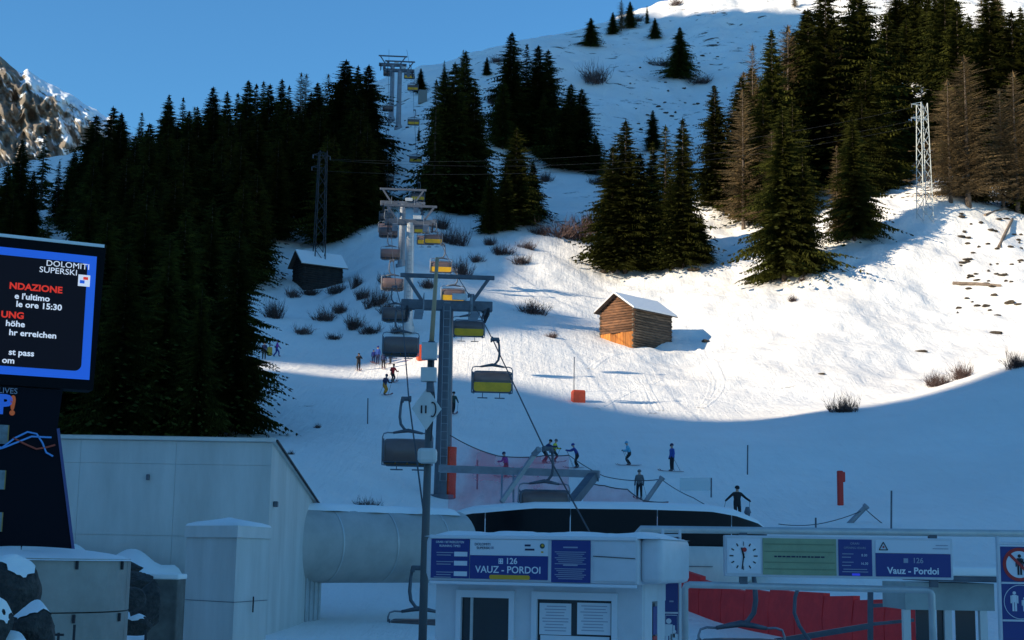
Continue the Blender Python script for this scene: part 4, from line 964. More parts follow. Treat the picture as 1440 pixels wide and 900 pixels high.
# ---------------------------------------------------------------- text helper
def text(s, parent, loc, size, mm, align='CENTER', off=0.0, ext=.002, sx=1.0, rot=(R(90), 0, 0), name='lettering'):
    cu = bpy.data.curves.new(name, 'FONT'); cu.body = s; cu.size = size; cu.align_x = align; cu.align_y = 'CENTER'; cu.extrude = ext; cu.offset = off; cu.resolution_u = 3
    cu.materials.append(mm); tmp = bpy.data.objects.new('tmp', cu); col.objects.link(tmp)
    me = bpy.data.meshes.new_from_object(tmp.evaluated_get(bpy.context.evaluated_depsgraph_get())); bpy.data.objects.remove(tmp); o = link(name, me, parent); o.location = loc; o.rotation_euler = rot; o.scale = (sx, 1, 1)
    return o
navy = mat('sign_blue', (0.018, 0.035, 0.20), .45); sign_w = mat('sign_white', (0.68, 0.70, 0.74), .5); ink = mat('sign_ink', (.02, .025, .07), .6)
lett_w = mat('letter_white', (.75, .77, .8), .5); grey_t = mat('letter_grey', (.32, .34, .42), .6); frame_w = mat('frame_white', (.60, .61, .64), .5, var=.05, scale=2)
s_yel = mat('sign_yellow', (.7, .36, .02), .5); s_red = mat('sign_red', (.45, .02, .02), .5); s_green = mat('sign_green', (.27, .34, .2), .6, var=.08, scale=4)

# ---------------------------------------------------------------- ticket kiosk
def kiosk():
    fr = W(905, 790, 24.0); a = R(20)
    o = thing('ticket_kiosk', 'white ticket kiosk with blue name board in the foreground', 'kiosk', (fr[0], 24.0, gz(fr[0], 24)), -a)
    gz0 = gz(fr[0], 24); w = 3.68; dp = 1.55
    def Z(py, d=24.0, px=905): return W(px, py, d)[2] - gz0
    zf0, zf1 = Z(823), Z(757); H = zf0 + .02
    bx0 = -w + .10
    # walls around two windows (front at y=0)
    wz0, wz1 = H - 1.45, H - .20
    wins = [(-w + .52, -w + 1.46), (-w + 1.84, -w + 3.2)]
    m = MB(); m.box((bx0 / 2 - .03, dp / 2 + .12, wz0 / 2), (w - .16, dp - .1, wz0)); m.build('lower_wall', frame_w, o)
    xs = [bx0, wins[0][0], wins[0][1], wins[1][0], wins[1][1], -.04]
    for x0, x1 in ((xs[0], xs[1]), (xs[2], xs[3]), (xs[4], xs[5])):
        m = MB(); m.box(((x0 + x1) / 2, .12, (wz0 + H) / 2 + .001), (x1 - x0, .1, H - wz0)); m.build('wall_panel', frame_w, o)
    for x0, x1 in wins:
        m = MB(); m.box(((x0 + x1) / 2, .12, (wz1 + H) / 2), (x1 - x0 - .004, .098, H - wz1)); m.build('wall_panel', frame_w, o)
    m = MB(); m.box((bx0 + .05, dp / 2 + .1, (wz0 + H) / 2), (.1, dp - .25, H - wz0)); m.build('side_wall', frame_w, o)
    # right side with door opening
    m = MB(); m.box((-.09, .45, (wz0 + H) / 2 + .01), (.1, .5, H - wz0 - .02)); m.box((-.09, dp - .25, (wz0 + H) / 2), (.1, .5, H - wz0 - .02)); m.box((-.09, 1.15, H - .15), (.098, .9, .28)); m.build('side_wall', frame_w, o)
    m = MB(); m.box((-.1, 1.15, wz0 + .55), (.03, .88, 1.15)); m.build('side_window', mat('kiosk_glass', (.02, .025, .03), .08, spec=.6), o)
    m = MB(); m.box((-.055, 1.02, wz0 + .85), (.012, .42, .45)); m.build('side_poster', navy, o); m = MB(); m.box((-.053, 1.02, wz0 + .45), (.012, .42, .3)); m.build('side_poster', s_red, o)
    m = MB(); m.box((-w / 2, dp + .1, (wz0 + H) / 2), (w - .2, .1, H - wz0)); m.build('back_wall', frame_w, o)
    gk = MATS['kiosk_glass']
    for i, (x0, x1) in enumerate(wins):
        f = MB(); t = .09
        for c, s in (((x0 + t / 2 - .04, .05, (wz0 + wz1) / 2), (t, .07, wz1 - wz0 + .08)), ((x1 - t / 2 + .04, .05, (wz0 + wz1) / 2), (t, .07, wz1 - wz0 + .08)), (((x0 + x1) / 2, .052, wz1 - .02), (x1 - x0 - .1, .07, .12)), (((x0 + x1) / 2, .052, wz0 + .02), (x1 - x0 - .1, .07, .12))): f.box(c, s)
        wo_ = f.build('window', sign_w, o)
        g = MB(); g.box(((x0 + x1) / 2, .1, (wz0 + wz1) / 2), (x1 - x0 - .06, .012, wz1 - wz0 - .06)); g.build('pane', gk, wo_)
        if i == 1:
            for (c0, c1, top) in ((x0 + .08, x0 + .62, wz1 - .12), (x0 + .72, x1 - .08, wz1 - .1)):
                q = MB(); q.box(((c0 + c1) / 2, .085, top - .27), (c1 - c0, .006, .5)); pp = q.build('notice', sign_w, wo_)
                q = MB()
                for k in range(9): q.box(((c0 + c1) / 2 + random.uniform(-.02, .02), .08, top - .07 - .048 * k), ((c1 - c0) * random.uniform(.55, .85), .004, .014))
                q.build('notice_lines', grey_t, wo_)
            q = MB(); q.box(((x0 + x1) / 2, .083, wz1 - .72), (x1 - x0 - .2, .006, .14)); q.build('notice', sign_w, wo_)
        else:
            q = MB(); q.box((x0 + .22, .085, (wz0 + wz1) / 2), (.05, .02, wz1 - wz0 - .1)); q.build('mullion', steel_l, wo_)
    # fascia box with rounded ends and edges
    m = MB(); m.rbox((-w * .485, dp / 2 - .1, (zf0 + zf1) / 2), (w * .97 + .02, dp + .5, zf1 - zf0), .05); fa = m.build('fascia', frame_w, o)
    m = MB(); m.rbox((.18, dp / 2 - .05, (zf0 + zf1) / 2 + .02), (.36, dp + .36, zf1 - zf0 - .02), .12); m.build('fascia_end', frame_w, o, True)
    m = MB(); m.rbox((-w * .97 + .1, dp / 2 - .05, (zf0 + zf1) / 2 + .02), (.42, dp + .36, zf1 - zf0 - .02), .14); m.build('fascia_end', frame_w, o, True)
    m = MB(); m.rbox((-w * .48, -.36, zf0 - .02), (w * .955, .05, .05), .02); m.build('fascia_trim', sign_w, fa); m = MB(); m.rbox((-w * .48, -.36, zf1 - .015), (w * .955, .05, .06), .02); m.build('fascia_trim', sign_w, fa)
    m = MB(); P = []; g = random.Random(6)
    for i in range(40):
        x = -w * .99 + (w * .99 + .36) * i / 39; e = min(i, 39 - i) / 3
        for j in range(9):
            P.append((x, -.35 + (dp + .5) * j / 8, zf1 - .012 + (0 if j in (0, 8) or i in (0, 39) else min(1, e) * (.085 * math.sin(math.pi * j / 8) ** .35 + g.uniform(0, .025) + .012 * math.sin(i * .6)))))
    m.grid(P, 40, 9); m.build('roof_snow', snowcap, fa, True)
    # boards on the fascia front (y = -0.35)
    y = -.355; hh = zf1 - zf0; zc = (zf0 + zf1) / 2
    def u(px): return -w * .955 + w * .955 * (px - 608) / 297.0
    def board(x0, x1, z0, z1, mm, nm, yy=y): q = MB(); q.box(((x0 + x1) / 2, yy - .006, (z0 + z1) / 2), (x1 - x0, .012, z1 - z0)); return q.build(nm, mm, o)
    def zz(f): return zf0 + hh * f
    board(u(609), u(666), zz(.07), zz(.93), navy, 'hours_board'); board(u(667.2), u(780), zz(.07), zz(.58), navy, 'name_board'); board(u(667.2), u(780), zz(.585), zz(.93), sign_w, 'logo_board'); board(u(785), u(840), zz(.03), zz(.93), navy, 'notice_board')
    board(u(845), u(903), zz(.08), zz(.9), frame_w, 'blank_board')
    q = MB(); q.bar((u(844), y - .02, zz(.60)), (u(902), y - .02, zz(.56)), .012); q.build('cable', black_r, o)
    T = y - .016
    text('126', o, (u(728), T, zz(.46)), .135, lett_w, 'CENTER', .002); text('VAUZ - PORDOI', o, (u(723), T, zz(.27)), .155, lett_w, 'CENTER', .002)
    q = MB(); q.box((u(712.5), T, zz(.46)), (.075, .006, .085)); qo = q.build('lift_symbol', lett_w, o); q = MB()
    for dx, dz in ((-.018, .02), (.018, .02), (-.018, -.02), (.018, -.02)): q.box((u(712.5) + dx, T - .004, zz(.46) + dz), (.014, .004, .02))
    q.build('symbol_mark', navy, qo)
    q = MB(); c0, c1, cz, r = u(699), u(752), zz(.115), .035
    q.prism([(c0 + r * math.cos(R(b)), cz + r * math.sin(R(b))) for b in range(90, 271, 20)] + [(c1 + r * math.cos(R(b)), cz + r * math.sin(R(b))) for b in range(-90, 91, 20)], 'y', T - .004, T + .004); q.build('yellow_strip', s_yel, o)
    text('DOLOMITI', o, (u(697), T, zz(.82)), .058, ink, 'RIGHT'); text('SUPERSKI', o, (u(697), T, zz(.74)), .058, ink, 'RIGHT')
    q = MB(); q.box((u(700), T, zz(.75)), (.04, .005, .04)); q.build('logo_mark', grey_t, o)
    text('GRUPPO', o, (u(745), T, zz(.82)), .045, ink, 'LEFT') if False else None
    q = MB(); q.box((u(751), T, zz(.81)), (.10, .004, .03)); q.box((u(754), T, zz(.72)), (.16, .004, .03)); q.build('print_lines', ink, o)
    q = MB(); q.tube([(u(772), T + .004, zz(.8)), (u(772), T - .004, zz(.8))], .042, 14); q.build('emblem', mat('emblem_green', (.03, .06, .05), .6), o); q = MB(); q.tube([(u(772.5), T - .003, zz(.81)), (u(772.5), T - .007, zz(.81))], .02, 10); q.box((u(772), T, zz(.67)), (.04, .004, .025)); q.build('emblem_mark', s_yel, o)
    text('ORARI / BETRIEBSZEITEN', o, (u(637), T, zz(.86)), .052, lett_w, 'CENTER', sx=.86); text('RUNNING TIMES', o, (u(637), T, zz(.775)), .052, lett_w, 'CENTER', sx=.95)
    for f, n in ((.60, 2), (.40, 2), (.17, 3)):
        q = MB()
        for k in range(n): q.box((u(630) - .02 * k, T, zz(f + .03 - .055 * k)), (.30 - .05 * (k % 2), .004, .014))
        q.build('print_lines', grey_t, o); q = MB(); q.box((u(653.5), T, zz(f)), (.23, .006, .075)); q.build('time_field', sign_w, o)
    text('8.30 - 16.30', o, (u(653.5), T - .005, zz(.60)), .04, ink, 'CENTER', sx=.8) if False else None
    for f0, n in ((.78, 1), (.68, 7), (.40, 1), (.32, 6)):
        q = MB()
        for k in range(n): q.box((u(812), T, zz(f0 - .042 * k)), ((.24 if n == 1 else .52 - .06 * (k % 3)), .004, .012 if n > 1 else .022))
        q.build('print_lines', grey_t, o)
kiosk()

# ---------------------------------------------------------------- gate with clock and boards
def gate():
    D = 27.0; k = D / F
    o = thing('entry_gate', 'tubular entry gate with two long rails across the lift access', 'gate', (0, 0, 0))
    g0 = gz(W(900, 800, D)[0], D)
    def pipe(pts, r, nm, mm=None): m = MB(); m.tube(pts, r, 12); return m.build(nm, mm or steel_l, o, True)
    pA = V(897, 744, D); pipe([Vector((pA.x, D, g0 - .2)), pA - Vector((0, 0, .06)), pA + Vector((.05, 0, 0)), V(1560, 752, D)], .066, 'upper_rail')
    q0 = V(963, 822, D); q1 = V(1310, 830, D)
    pipe([Vector((q0.x, D, g0 - .2)), q0 - Vector((0, 0, .08)), q0 + Vector((.03, 0, -.02)), q0 + Vector((.09, 0, 0)), q1 - Vector((.09, 0, 0)), q1 + Vector((-.03, 0, -.02)), q1 - Vector((0, 0, .08)), Vector((q1.x, D, g0 - .2))], .062, 'lower_rail')
    s = thing('sign_box', 'long illuminated sign box with clock hanging between the gate rails', 'sign', (0, 0, 0))
    x0, x1 = W(1018, 780, D)[0], W(1338, 786, D)[0]; zt = W(1178, 755, D)[2]; zb = W(1178, 813, D)[2]; rl = -(W(1338, 786, D)[2] - W(1018, 780, D)[2]) * 0
    y = D - .12
    m = MB(); m.rbox(((x0 + x1) / 2, D, (zt + zb) / 2), (x1 - x0, .22, zt - zb), .02); m.build('case', frame_w, s)
    def ux(px): return x0 + (x1 - x0) * (px - 1018) / 320.0
    def uz(f): return zb + (zt - zb) * f
    def bd(a, b, f0, f1, mm, nm, yy=y): q = MB(); q.box(((ux(a) + ux(b)) / 2, yy, (uz(f0) + uz(f1)) / 2), (ux(b) - ux(a), .012, uz(f1) - uz(f0))); return q.build(nm, mm, s)
    bd(1021, 1068, .08, .92, sign_w, 'clock_plate'); T = y - .012
    cx, cz, r = ux(1044), uz(.5), .255
    q = MB(); q.tube([(cx, y - .004, cz), (cx, y - .012, cz)], r + .015, 40); cf = q.build('clock_face', lett_w, s)
    for h in range(12):
        a = R(30 * h); L = .06 if h % 3 else .075; q = MB(); q.bar((cx + (r - .005) * math.sin(a), T - .004, cz + (r - .005) * math.cos(a)), (cx + (r - L) * math.sin(a), T - .004, cz + (r - L) * math.cos(a)), .008, .022); q.build('hour_mark', black_r, cf)
    for a, L, wd in ((R(346), .15, .03), (R(187), .235, .02)): q = MB(); q.bar((cx - .04 * math.sin(a), T - .014, cz - .04 * math.cos(a)), (cx + L * math.sin(a), T - .014, cz + L * math.cos(a)), .008, wd); q.build('clock_hand', black_r, cf)
    q = MB(); q.tube([(cx + .015, T - .022, cz + .11), (cx + .015, T - .03, cz + .11)], .04, 12); q.build('red_dot', s_red, cf)
    bd(1071, 1174, .06, .94, s_green, 'information_panel')
    q = MB()
    for f in (.2, .36, .62, .8): q.box(((ux(1071) + ux(1174)) / 2, T, uz(f)), (ux(1174) - ux(1071) - .05, .004, .012))
    q.build('panel_lines', mat('panel_line', (.15, .22, .13), .6), s)
    text('Bentornati - Welcome at Pordoi', s, (ux(1122), T, uz(.5)), .055, ink, 'CENTER', sx=.95) if False else None
    q = MB(); g = random.Random(3); x = ux(1087)
    while x < ux(1157): wd = g.uniform(.03, .1); q.box((x + wd / 2, T, uz(.5)), (wd, .004, .026)); x += wd + .015
    q.build('panel_print', ink, s)
    bd(1177, 1224, .06, .94, navy, 'hours_panel')
    text('ORARI', s, (ux(1200), T, uz(.84)), .055, grey_t, 'CENTER'); text('OPENING HOURS', s, (ux(1200), T, uz(.735)), .055, grey_t, 'CENTER', sx=.9)
    for f, t in ((.56, '8.30'), (.36, '16.30')):
        text(t, s, (ux(1213), T, uz(f)), .06, lett_w, 'CENTER'); q = MB(); q.box((ux(1190), T, uz(f + .03)), (.2, .004, .014)); q.box((ux(1188), T, uz(f - .05)), (.16, .004, .014)); q.build('print_lines', grey_t, s)
    q = MB(); q.box((ux(1200), T, uz(.22)), (.42, .004, .014)); q.box((ux(1200), T, uz(.16)), (.46, .004, .014)); q.build('print_lines', grey_t, s)
    q = MB(); q.box((ux(1201), T, uz(.095)), (.14, .006, .04)); q.build('blue_display', mat('blue_display', (.03, .05, .6), .4, emit=.35), s)
    bd(1229, 1334, .63, .94, sign_w, 'logo_panel'); bd(1229, 1334, .06, .62, navy, 'name_panel')
    text('126', s, (ux(1288), T, uz(.45)), .13, grey_t, 'CENTER', .002); text('Vauz - Pordoi', s, (ux(1281), T, uz(.2)), .165, lett_w, 'CENTER', .004)
    q = MB(); q.box((ux(1271), T, uz(.45)), (.08, .005, .08)); q.build('lift_symbol', grey_t, s)
    c = Vector((ux(1240), T, uz(.77))); tri = [c + Vector((0, 0, .085)), c + Vector((.075, 0, -.05)), c + Vector((-.075, 0, -.05))]
    q = MB()
    for i in range(3): q.bar(tri[i], tri[(i + 1) % 3], .006, .016)
    q.build('triangle_logo', black_r, s); q = MB(); q.tube([c + Vector((0, -.006, -.0)), c + Vector((0, -.01, 0))], .018, 8); q.build('logo_dot', s_red, s)
    q = MB(); q.box((ux(1322), T, uz(.83)), (.22, .004, .014)); q.box((ux(1320), T, uz(.75)), (.28, .004, .014)); q.build('print_lines', grey_t, s)
    for px in (1045, 1312):
        for z0, z1 in ((zt - .005, W(px, 748, D)[2]), (W(px, 826, D)[2], zb + .005)):
            m = MB(); m.box((ux(px), D, (z0 + z1) / 2), (.14, .1, max(.03, abs(z1 - z0)))); m.build('clamp', steel_d, s)
gate()

# ---------------------------------------------------------------- pictogram columns
def person_icon(q, x, z, h, y):
    q.tube([(x, y, z + h * .9), (x, y - .004, z + h * .9)], h * .085, 12)
    q.box((x, y, z + h * .62), (h * .24, .004, h * .36)); q.box((x - h * .065, y, z + h * .22), (h * .095, .004, h * .44)); q.box((x + h * .065, y, z + h * .22), (h * .095, .004, h * .44))
    q.box((x - h * .165, y, z + h * .58), (h * .06, .004, h * .38)); q.box((x + h * .165, y, z + h * .58), (h * .06, .004, h * .38))
def pict_column(px0, px1, top, D, label, which):
    x0, x1 = W(px0, 800, D)[0], W(px1, 800, D)[0]; zt = W(px0, top, D)[2]; g = gz(x0, D)
    o = thing('sign_column', label, 'sign', (0, 0, 0)); k = D / F
    for x in (x0, x1): m = MB(); m.rbox((x, D, (zt + g) / 2), (.045, .09, zt - g + .2), .015); m.build('post', frame_w, o)
    m = MB(); m.rbox(((x0 + x1) / 2, D, zt + .0), (x1 - x0 + .04, .1, .05), .015); m.build('cap', frame_w, o)
    pw = x1 - x0 - .06; cx = (x0 + x1) / 2; y = D - .03
    rows = which; z = zt - .04
    for kind, hpx in rows:
        h = hpx * k; m = MB(); m.box((cx, D, z - h / 2), (pw, .03, h - .01)); m.build('panel', navy, o); cz = z - h / 2; m = MB(); m.box((cx, D - .01, z - h), (pw, .05, .022)); m.build('crossbar', frame_w, o)
        T = D - .022
        if kind == 'ban':
            r = h * .46; q = MB(); q.tube([(cx, T + .004, cz), (cx, T - .002, cz)], r, 40); q.build('red_disc', s_red, o); q = MB(); q.tube([(cx, T, cz), (cx, T - .006, cz)], r * .8, 36); q.build('white_disc', sign_w, o)
            q = MB(); person_icon(q, cx, cz - r * .62, r * 1.25, T - .009); q.bar((cx + r * .1, T - .009, cz + r * .2), (cx + r * .5, T - .009, cz - r * .02), .004, r * .1); q.build('walker', black_r, o)
            q = MB(); q.bar((cx - r * .6, T - .015, cz + r * .6), (cx + r * .6, T - .015, cz - r * .6), .004, r * .17); q.build('red_bar', s_red, o)
        elif kind == 'pair':
            r = h * .46; q = MB(); q.tube([(cx + r * math.cos(R(a)), T - .002, cz + r * math.sin(R(a))) for a in range(0, 361, 10)], .006, 4); q.build('ring', sign_w, o)
            q = MB(); person_icon(q, cx - r * .38, cz - r * .55, r * 1.2, T - .004); q.build('adult_figure', sign_w, o); q = MB(); person_icon(q, cx + r * .22, cz - r * .55, r * .85, T - .004); q.build('child_figure', sign_w, o)
        elif kind == 'two':
            q = MB(); person_icon(q, cx - pw * .2, cz - h * .3, h * .7, T - .004); q.build('adult_figure', sign_w, o); q = MB(); person_icon(q, cx + pw * .22, cz - h * .3, h * .45, T - .004); q.build('child_figure', sign_w, o)
            q = MB(); 
            for a, b in (((-.42, -.46), (.42, -.46)), ((.42, -.46), (.42, .46)), ((.42, .46), (-.42, .46)), ((-.42, .46), (-.42, -.46))): q.bar((cx + pw * a[0], T - .003, cz + h * a[1]), (cx + pw * b[0], T - .003, cz + h * b[1]), .004, .01)
            q.build('outline', sign_w, o)
        elif kind == 'words':
            q = MB(); q.box((cx, T - .002, cz - h * .0), (pw * .5, .004, .03)); q.box((cx, T - .002, cz - h * .35), (pw * .3, .004, .025)); q.build('print_lines', grey_t, o)
        z -= h + .012
pict_column(1404, 1462, 764, 22.5, 'tall sign column at the right edge with a red prohibition disc and figures', [('ban', 50), ('pair', 50), ('plain', 90)])
pict_column(932, 956, 753, 25.8, 'narrow blue sign column right behind the kiosk with two white figures', [('words', 102), ('two', 62), ('plain', 60)])

# ---------------------------------------------------------------- message screen and totem
def screen():
    DS = 25.0; SC = DS / 16.0; br = W(131, 549, DS); rz = R(27)
    o = thing('message_screen', 'large black electronic message screen with blue border and white and red text', 'screen', (br[0], DS, br[2]), rz, None, SC)
    k = 16.0 / F; H = 206 * k; Wd = 3.2
    black_c = mat('black_casing', (.006, .007, .009), .8, spec=.1)
    m = MB(); m.prism([(-Wd, -.0), (0, 0), (.045, H), (-Wd, H)], 'y', 0, .28); m.build('casing', black_c, o)
    blue = mat('screen_blue', (.015, .11, .6), .5, emit=.45); dark = mat('screen_dark', (.005, .007, .012), .8, emit=.5, spec=.05)
    m = MB(); m.box((-Wd / 2 - .02, -.008, H / 2 + .0), (Wd - .06, .014, H * .86)); m.build('blue_border', blue, o)
    def rr(x0, x1, z0, z1, r):
        out = []
        for cx, cz, a0 in ((x1 - r, z1 - r, 0), (x0 + r, z1 - r, 90), (x0 + r, z0 + r, 180), (x1 - r, z0 + r, 270)):
            for q in range(6): a = R(a0 + 18 * q); out.append((cx + r * math.cos(a), cz + r * math.sin(a)))
        return out
    m = MB(); m.prism(rr(-Wd + .1, -.145, H * .125, H * .875, .07), 'y', -.022, -.016); m.build('display', dark, o)
    m = MB(); m.box((-Wd / 2 + .02, .14, H + .02), (Wd + .02, .26, .035)); m.build('snow_strip', snowcap, o)
    wt = mat('screen_white', (.8, .82, .85), .5, emit=.42); rd = mat('screen_red', (.75, .03, .01), .5, emit=.5)
    def U(px): q_ = (px - 720) / F; return (DS * q_ - br[0]) / (math.cos(rz) - q_ * math.sin(rz)) / SC
    def zr(py): return H * (548 - py) / 206.0
    T = -.026
    def zx(px, py): x_ = U(px); return (W(px, py, DS + SC * x_ * math.sin(rz))[2] - br[2]) / SC
    for s, px, py, sz, mm, al, of in [('DOLOMITI', 114, 376.5, .088, wt, 'RIGHT', 0), ('SUPERSKI', 97, 384.5, .088, wt, 'RIGHT', 0), ('NDAZIONE', 77, 409, .096, rd, 'RIGHT', .003), ("e l'ultimo", 60, 421, .088, wt, 'RIGHT', .002), ('le ore 15:30', 78, 433.5, .088, wt, 'RIGHT', .002), ('UNG', 25, 445, .096, rd, 'RIGHT', .003), ('höhe', 27, 457, .088, wt, 'RIGHT', .002), ('hr erreichen', 73, 473, .088, wt, 'RIGHT', .002), ('st pass', 43, 498, .088, wt, 'RIGHT', .002), ('om', 16, 508, .088, wt, 'RIGHT', .002)]:
        text(s, o, (U(px), T, zx(px, py)), sz, mm, al, of, sx=1.1)
    m = MB(); m.box((U(107), T, zx(107, 395)), (.125, .004, .125)); lo = m.build('logo_square', wt, o)
    m = MB(); m.box((U(107) - .02, T - .004, zx(107, 395) - .015), (.05, .004, .035)); m.build('logo_blue', blue, lo); m = MB(); m.box((U(107) + .015, T - .004, zx(107, 395) + .025), (.05, .004, .03)); m.build('logo_red', rd, lo)
    # totem below
    t = thing('black_totem', 'black tapering totem with bright lettering and wavy lines under the screen', 'totem', (br[0], DS, br[2]), rz, None, SC)
    zb = (W(123, 800, DS)[2] - br[2]) / SC
    m = MB(); m.prism([(-2.6, -.02), (U(88), -.02), (U(84), zr(604)), (U(125) + .02, zb - .3), (-2.6, zb - .3)], 'y', .03, .22); m.build('body', mat('totem_black', (.005, .006, .011), .75, spec=.12), t)
    m = MB(); m.bar((U(84) + .005, .026, zr(604)), (U(124) + .02, .026, zb - .2), .012, .03); m.build('edge_strip', mat('totem_edge', (.05, .06, .2), .4), t)
    Y = .022; bl = mat('totem_blue', (.03, .16, .7), .5, emit=.15); og = mat('totem_orange', (.7, .12, .02), .5, emit=.12)
    text('nLIVES', t, (U(27) - .02, Y, zr(556)), .085, grey_t, 'RIGHT'); text('P', t, (U(18) - .01, Y, zr(576)), .27, bl, 'RIGHT', .014); text('!', t, (U(25) - .01, Y, zr(577)), .27, og, 'RIGHT', .012)
    for py, h in ((616, 26), (678, 26), (735, 26)):
        m = MB(); m.box((U(-4), Y, zr(py)), (36 * k, .006, h * k)); m.build('picture', mat('totem_picture', (.16, .2, .22), .5, var=.4, scale=6), t)
        m = MB(); m.box((U(15), Y, zr(py)), (.012, .008, h * k)); m.build('picture_edge', mat('totem_gold', (.3, .2, .06), .5), t)
    for mm, pts in ((mat('wave_blue', (.12, .35, .75), .5), [(-10, 640), (10, 634), (28, 626), (48, 617), (62, 617), (76, 617)]), (MATS['wave_blue'], [(-10, 634), (8, 634), (25, 620), (42, 611), (55, 613), (64, 625), (70, 638), (80, 643)]), (mat('wave_red', (.45, .06, .03), .5), [(22, 620), (40, 628), (56, 634), (70, 631), (82, 627)])):
        m = MB(); m.tube([(U(a), Y - .004, zr(b)) for a, b in pts], .011, 5); m.build('wave_line', mm, t)
screen()

# ---------------------------------------------------------------- red barrier, station cabin and small things at the right
def barrier():
    o = thing('red_barrier', 'long red padded barrier on the snow below the station', 'barrier', (0, 0, 0))
    a = W(960, 850, 60); b = W(1300, 890, 45); n = 9
    for i in range(n):
        t0, t1 = (i + .01) / n, (i + .99) / n; p = Vector(a).lerp(Vector(b), t0); q = Vector(a).lerp(Vector(b), t1); zp, zq = gz(p.x, p.y), gz(q.x, q.y)
        nrm = Vector((q.y - p.y, p.x - q.x, 0)).normalized() * .12; hgt = 1.45 - .15 * math.sin(i)
        P = []
        for (s, z) in ((p, zp), (q, zq)):
            P += [Vector((s.x, s.y, z - .15)) + nrm * 1.6, Vector((s.x, s.y, z + hgt * .5)) + nrm * 1.8, Vector((s.x, s.y, z + hgt)) + nrm, Vector((s.x, s.y, z + hgt)) - nrm, Vector((s.x, s.y, z - .15)) - nrm]
        m = MB(); m.add(P, [(0, 1, 6, 5), (1, 2, 7, 6), (2, 3, 8, 7), (3, 4, 9, 8), (0, 4, 3, 2, 1), (5, 6, 7, 8, 9)]); m.build('pad', red_m, o)
barrier()
def cabin():
    D = 33.0; x0, x1 = W(1283, 850, D)[0], W(1402, 850, D)[0]; g = gz(x0, D)
    o = thing('operator_cabin', 'small greenish operator cabin with snowy flat roof behind the gate', 'cabin', (0, 0, 0))
    cm = mat('cabin_wall', (.34, .38, .36), .7, var=.1, scale=1.5); zr_ = W(1340, 812, D)[2]; zf = W(1320, 858, D)[2]
    m = MB(); m.box(((x0 + x1) / 2 - .1, D + 1.0, (zr_ + zf) / 2 - .06), (x1 - x0 + .1, 2.0, zr_ - zf - .12)); m.build('fascia', cm, o)
    m = MB(); m.rbox(((x0 + x1) / 2 + .3, D + .9, zr_ - .03), (x1 - x0 - .1, 2.6, .12), .03); rf = m.build('roof', steel_d, o)
    m = MB(); m.rbox(((x0 + x1) / 2 + .3, D + .9, zr_ + .13), (x1 - x0 - .06, 2.62, .2), .09); m.build('snow', snowcap, rf, True)
    for px in (1276, 1334, 1384): q = W(px, 870, D)[0]; m = MB(); m.box((q, D + .1, (zf + g) / 2), (.16, .16, zf - g)); m.build('post', white_p, o)
    for a, b in ((1290, 1318), (1320, 1338 - 8), (1346, 1374)):
        xa, xb = W(a, 870, D)[0], W(b, 870, D)[0]; m = MB(); m.box(((xa + xb) / 2, D + .14, (zf + g) / 2 + .3), (xb - xa, .03, zf - g - .6)); m.build('window_pane', mat('cabin_glass', (.02, .03, .035), .1, spec=.6), o)
    m = MB(); m.box(((x0 + x1) / 2, D + .2, g + .2), (x1 - x0, .1, 1.1)); m.build('lower_wall', cm, o)
cabin()
# rails and hoses around the loading area
o = thing('loading_frame', 'dark steel post with sloping rails in front of the red barrier', 'frame', (0, 0, 0)); D = 38
for a, b, w in [((1224,824),(1224,930),.12),((1224,852),(1285,849),.09),((1224,878),(1285,872),.08),((1224,880),(1090,902),.14)]:
    m = MB(); m.bar(V(*a, D), V(*b, D), w); m.build('rail', steel_d, o)
m = MB(); m.tube([V(1124, 822, 36), V(1118, 840, 36), V(1117, 862, 36), V(1124, 880, 36), V(1136, 898, 36), V(1150, 915, 36)], .045, 8); o = m.build('curved_hose', steel_d, None, True); tag(o, 'dark curved hose hanging in front of the red barrier', 'hose')

# ---------------------------------------------------------------- safety nets and their posts
def net_mat(name, colr, alpha):
    m = bpy.data.materials.new(name); m.use_nodes = True; nt = m.node_tree; n = nt.nodes; l = nt.links; b = n['Principled BSDF']; b.inputs['Base Color'].default_value = (*colr, 1); b.inputs['Roughness'].default_value = .8
    tr = n.new('ShaderNodeBsdfTransparent'); mx = n.new('ShaderNodeMixShader'); out = n['Material Output']; tc = n.new('ShaderNodeTexCoord')
    nz = n.new('ShaderNodeTexNoise'); nz.inputs['Scale'].default_value = .5; nz.inputs['Detail'].default_value = 3; l.new(tc.outputs['Object'], nz.inputs['Vector'])
    mr = n.new('ShaderNodeMapRange'); mr.inputs['From Min'].default_value = .35; mr.inputs['From Max'].default_value = .72; mr.inputs['To Min'].default_value = alpha * .6; mr.inputs['To Max'].default_value = min(1, alpha * 2.0); l.new(nz.outputs['Fac'], mr.inputs['Value'])
    l.new(mr.outputs[0], mx.inputs['Fac']); l.new(tr.outputs[0], mx.inputs[1]); l.new(b.outputs[0], mx.inputs[2]); l.new(mx.outputs[0], out.inputs['Surface']); return m
net_m = net_mat('red_netting', (.75, .07, .12), .3)
def net(tops, bots, label, nm='safety_net'):
    o = thing(nm, label, 'net', (0, 0, 0)); m = MB(); P = []
    for a, b in zip(tops, bots):
        for k in range(6): P.append(a.lerp(b, k / 5) + Vector((0, .12 * math.sin(k * 1.3), 0)))
    m.grid(P, len(tops), 6); m.build('netting', net_m, o, True)
    m = MB(); m.tube(tops, .03, 5); m.build('top_rope', rope_m, o)
def sag(pts, n=8, s=.35):
    out = []
    for a, b in zip(pts[:-1], pts[1:]):
        for k in range(n): t = k / n; out.append(a.lerp(b, t) - Vector((0, 0, s * 4 * t * (1 - t) * (b - a).length / 10)))
    return out + [pts[-1]]
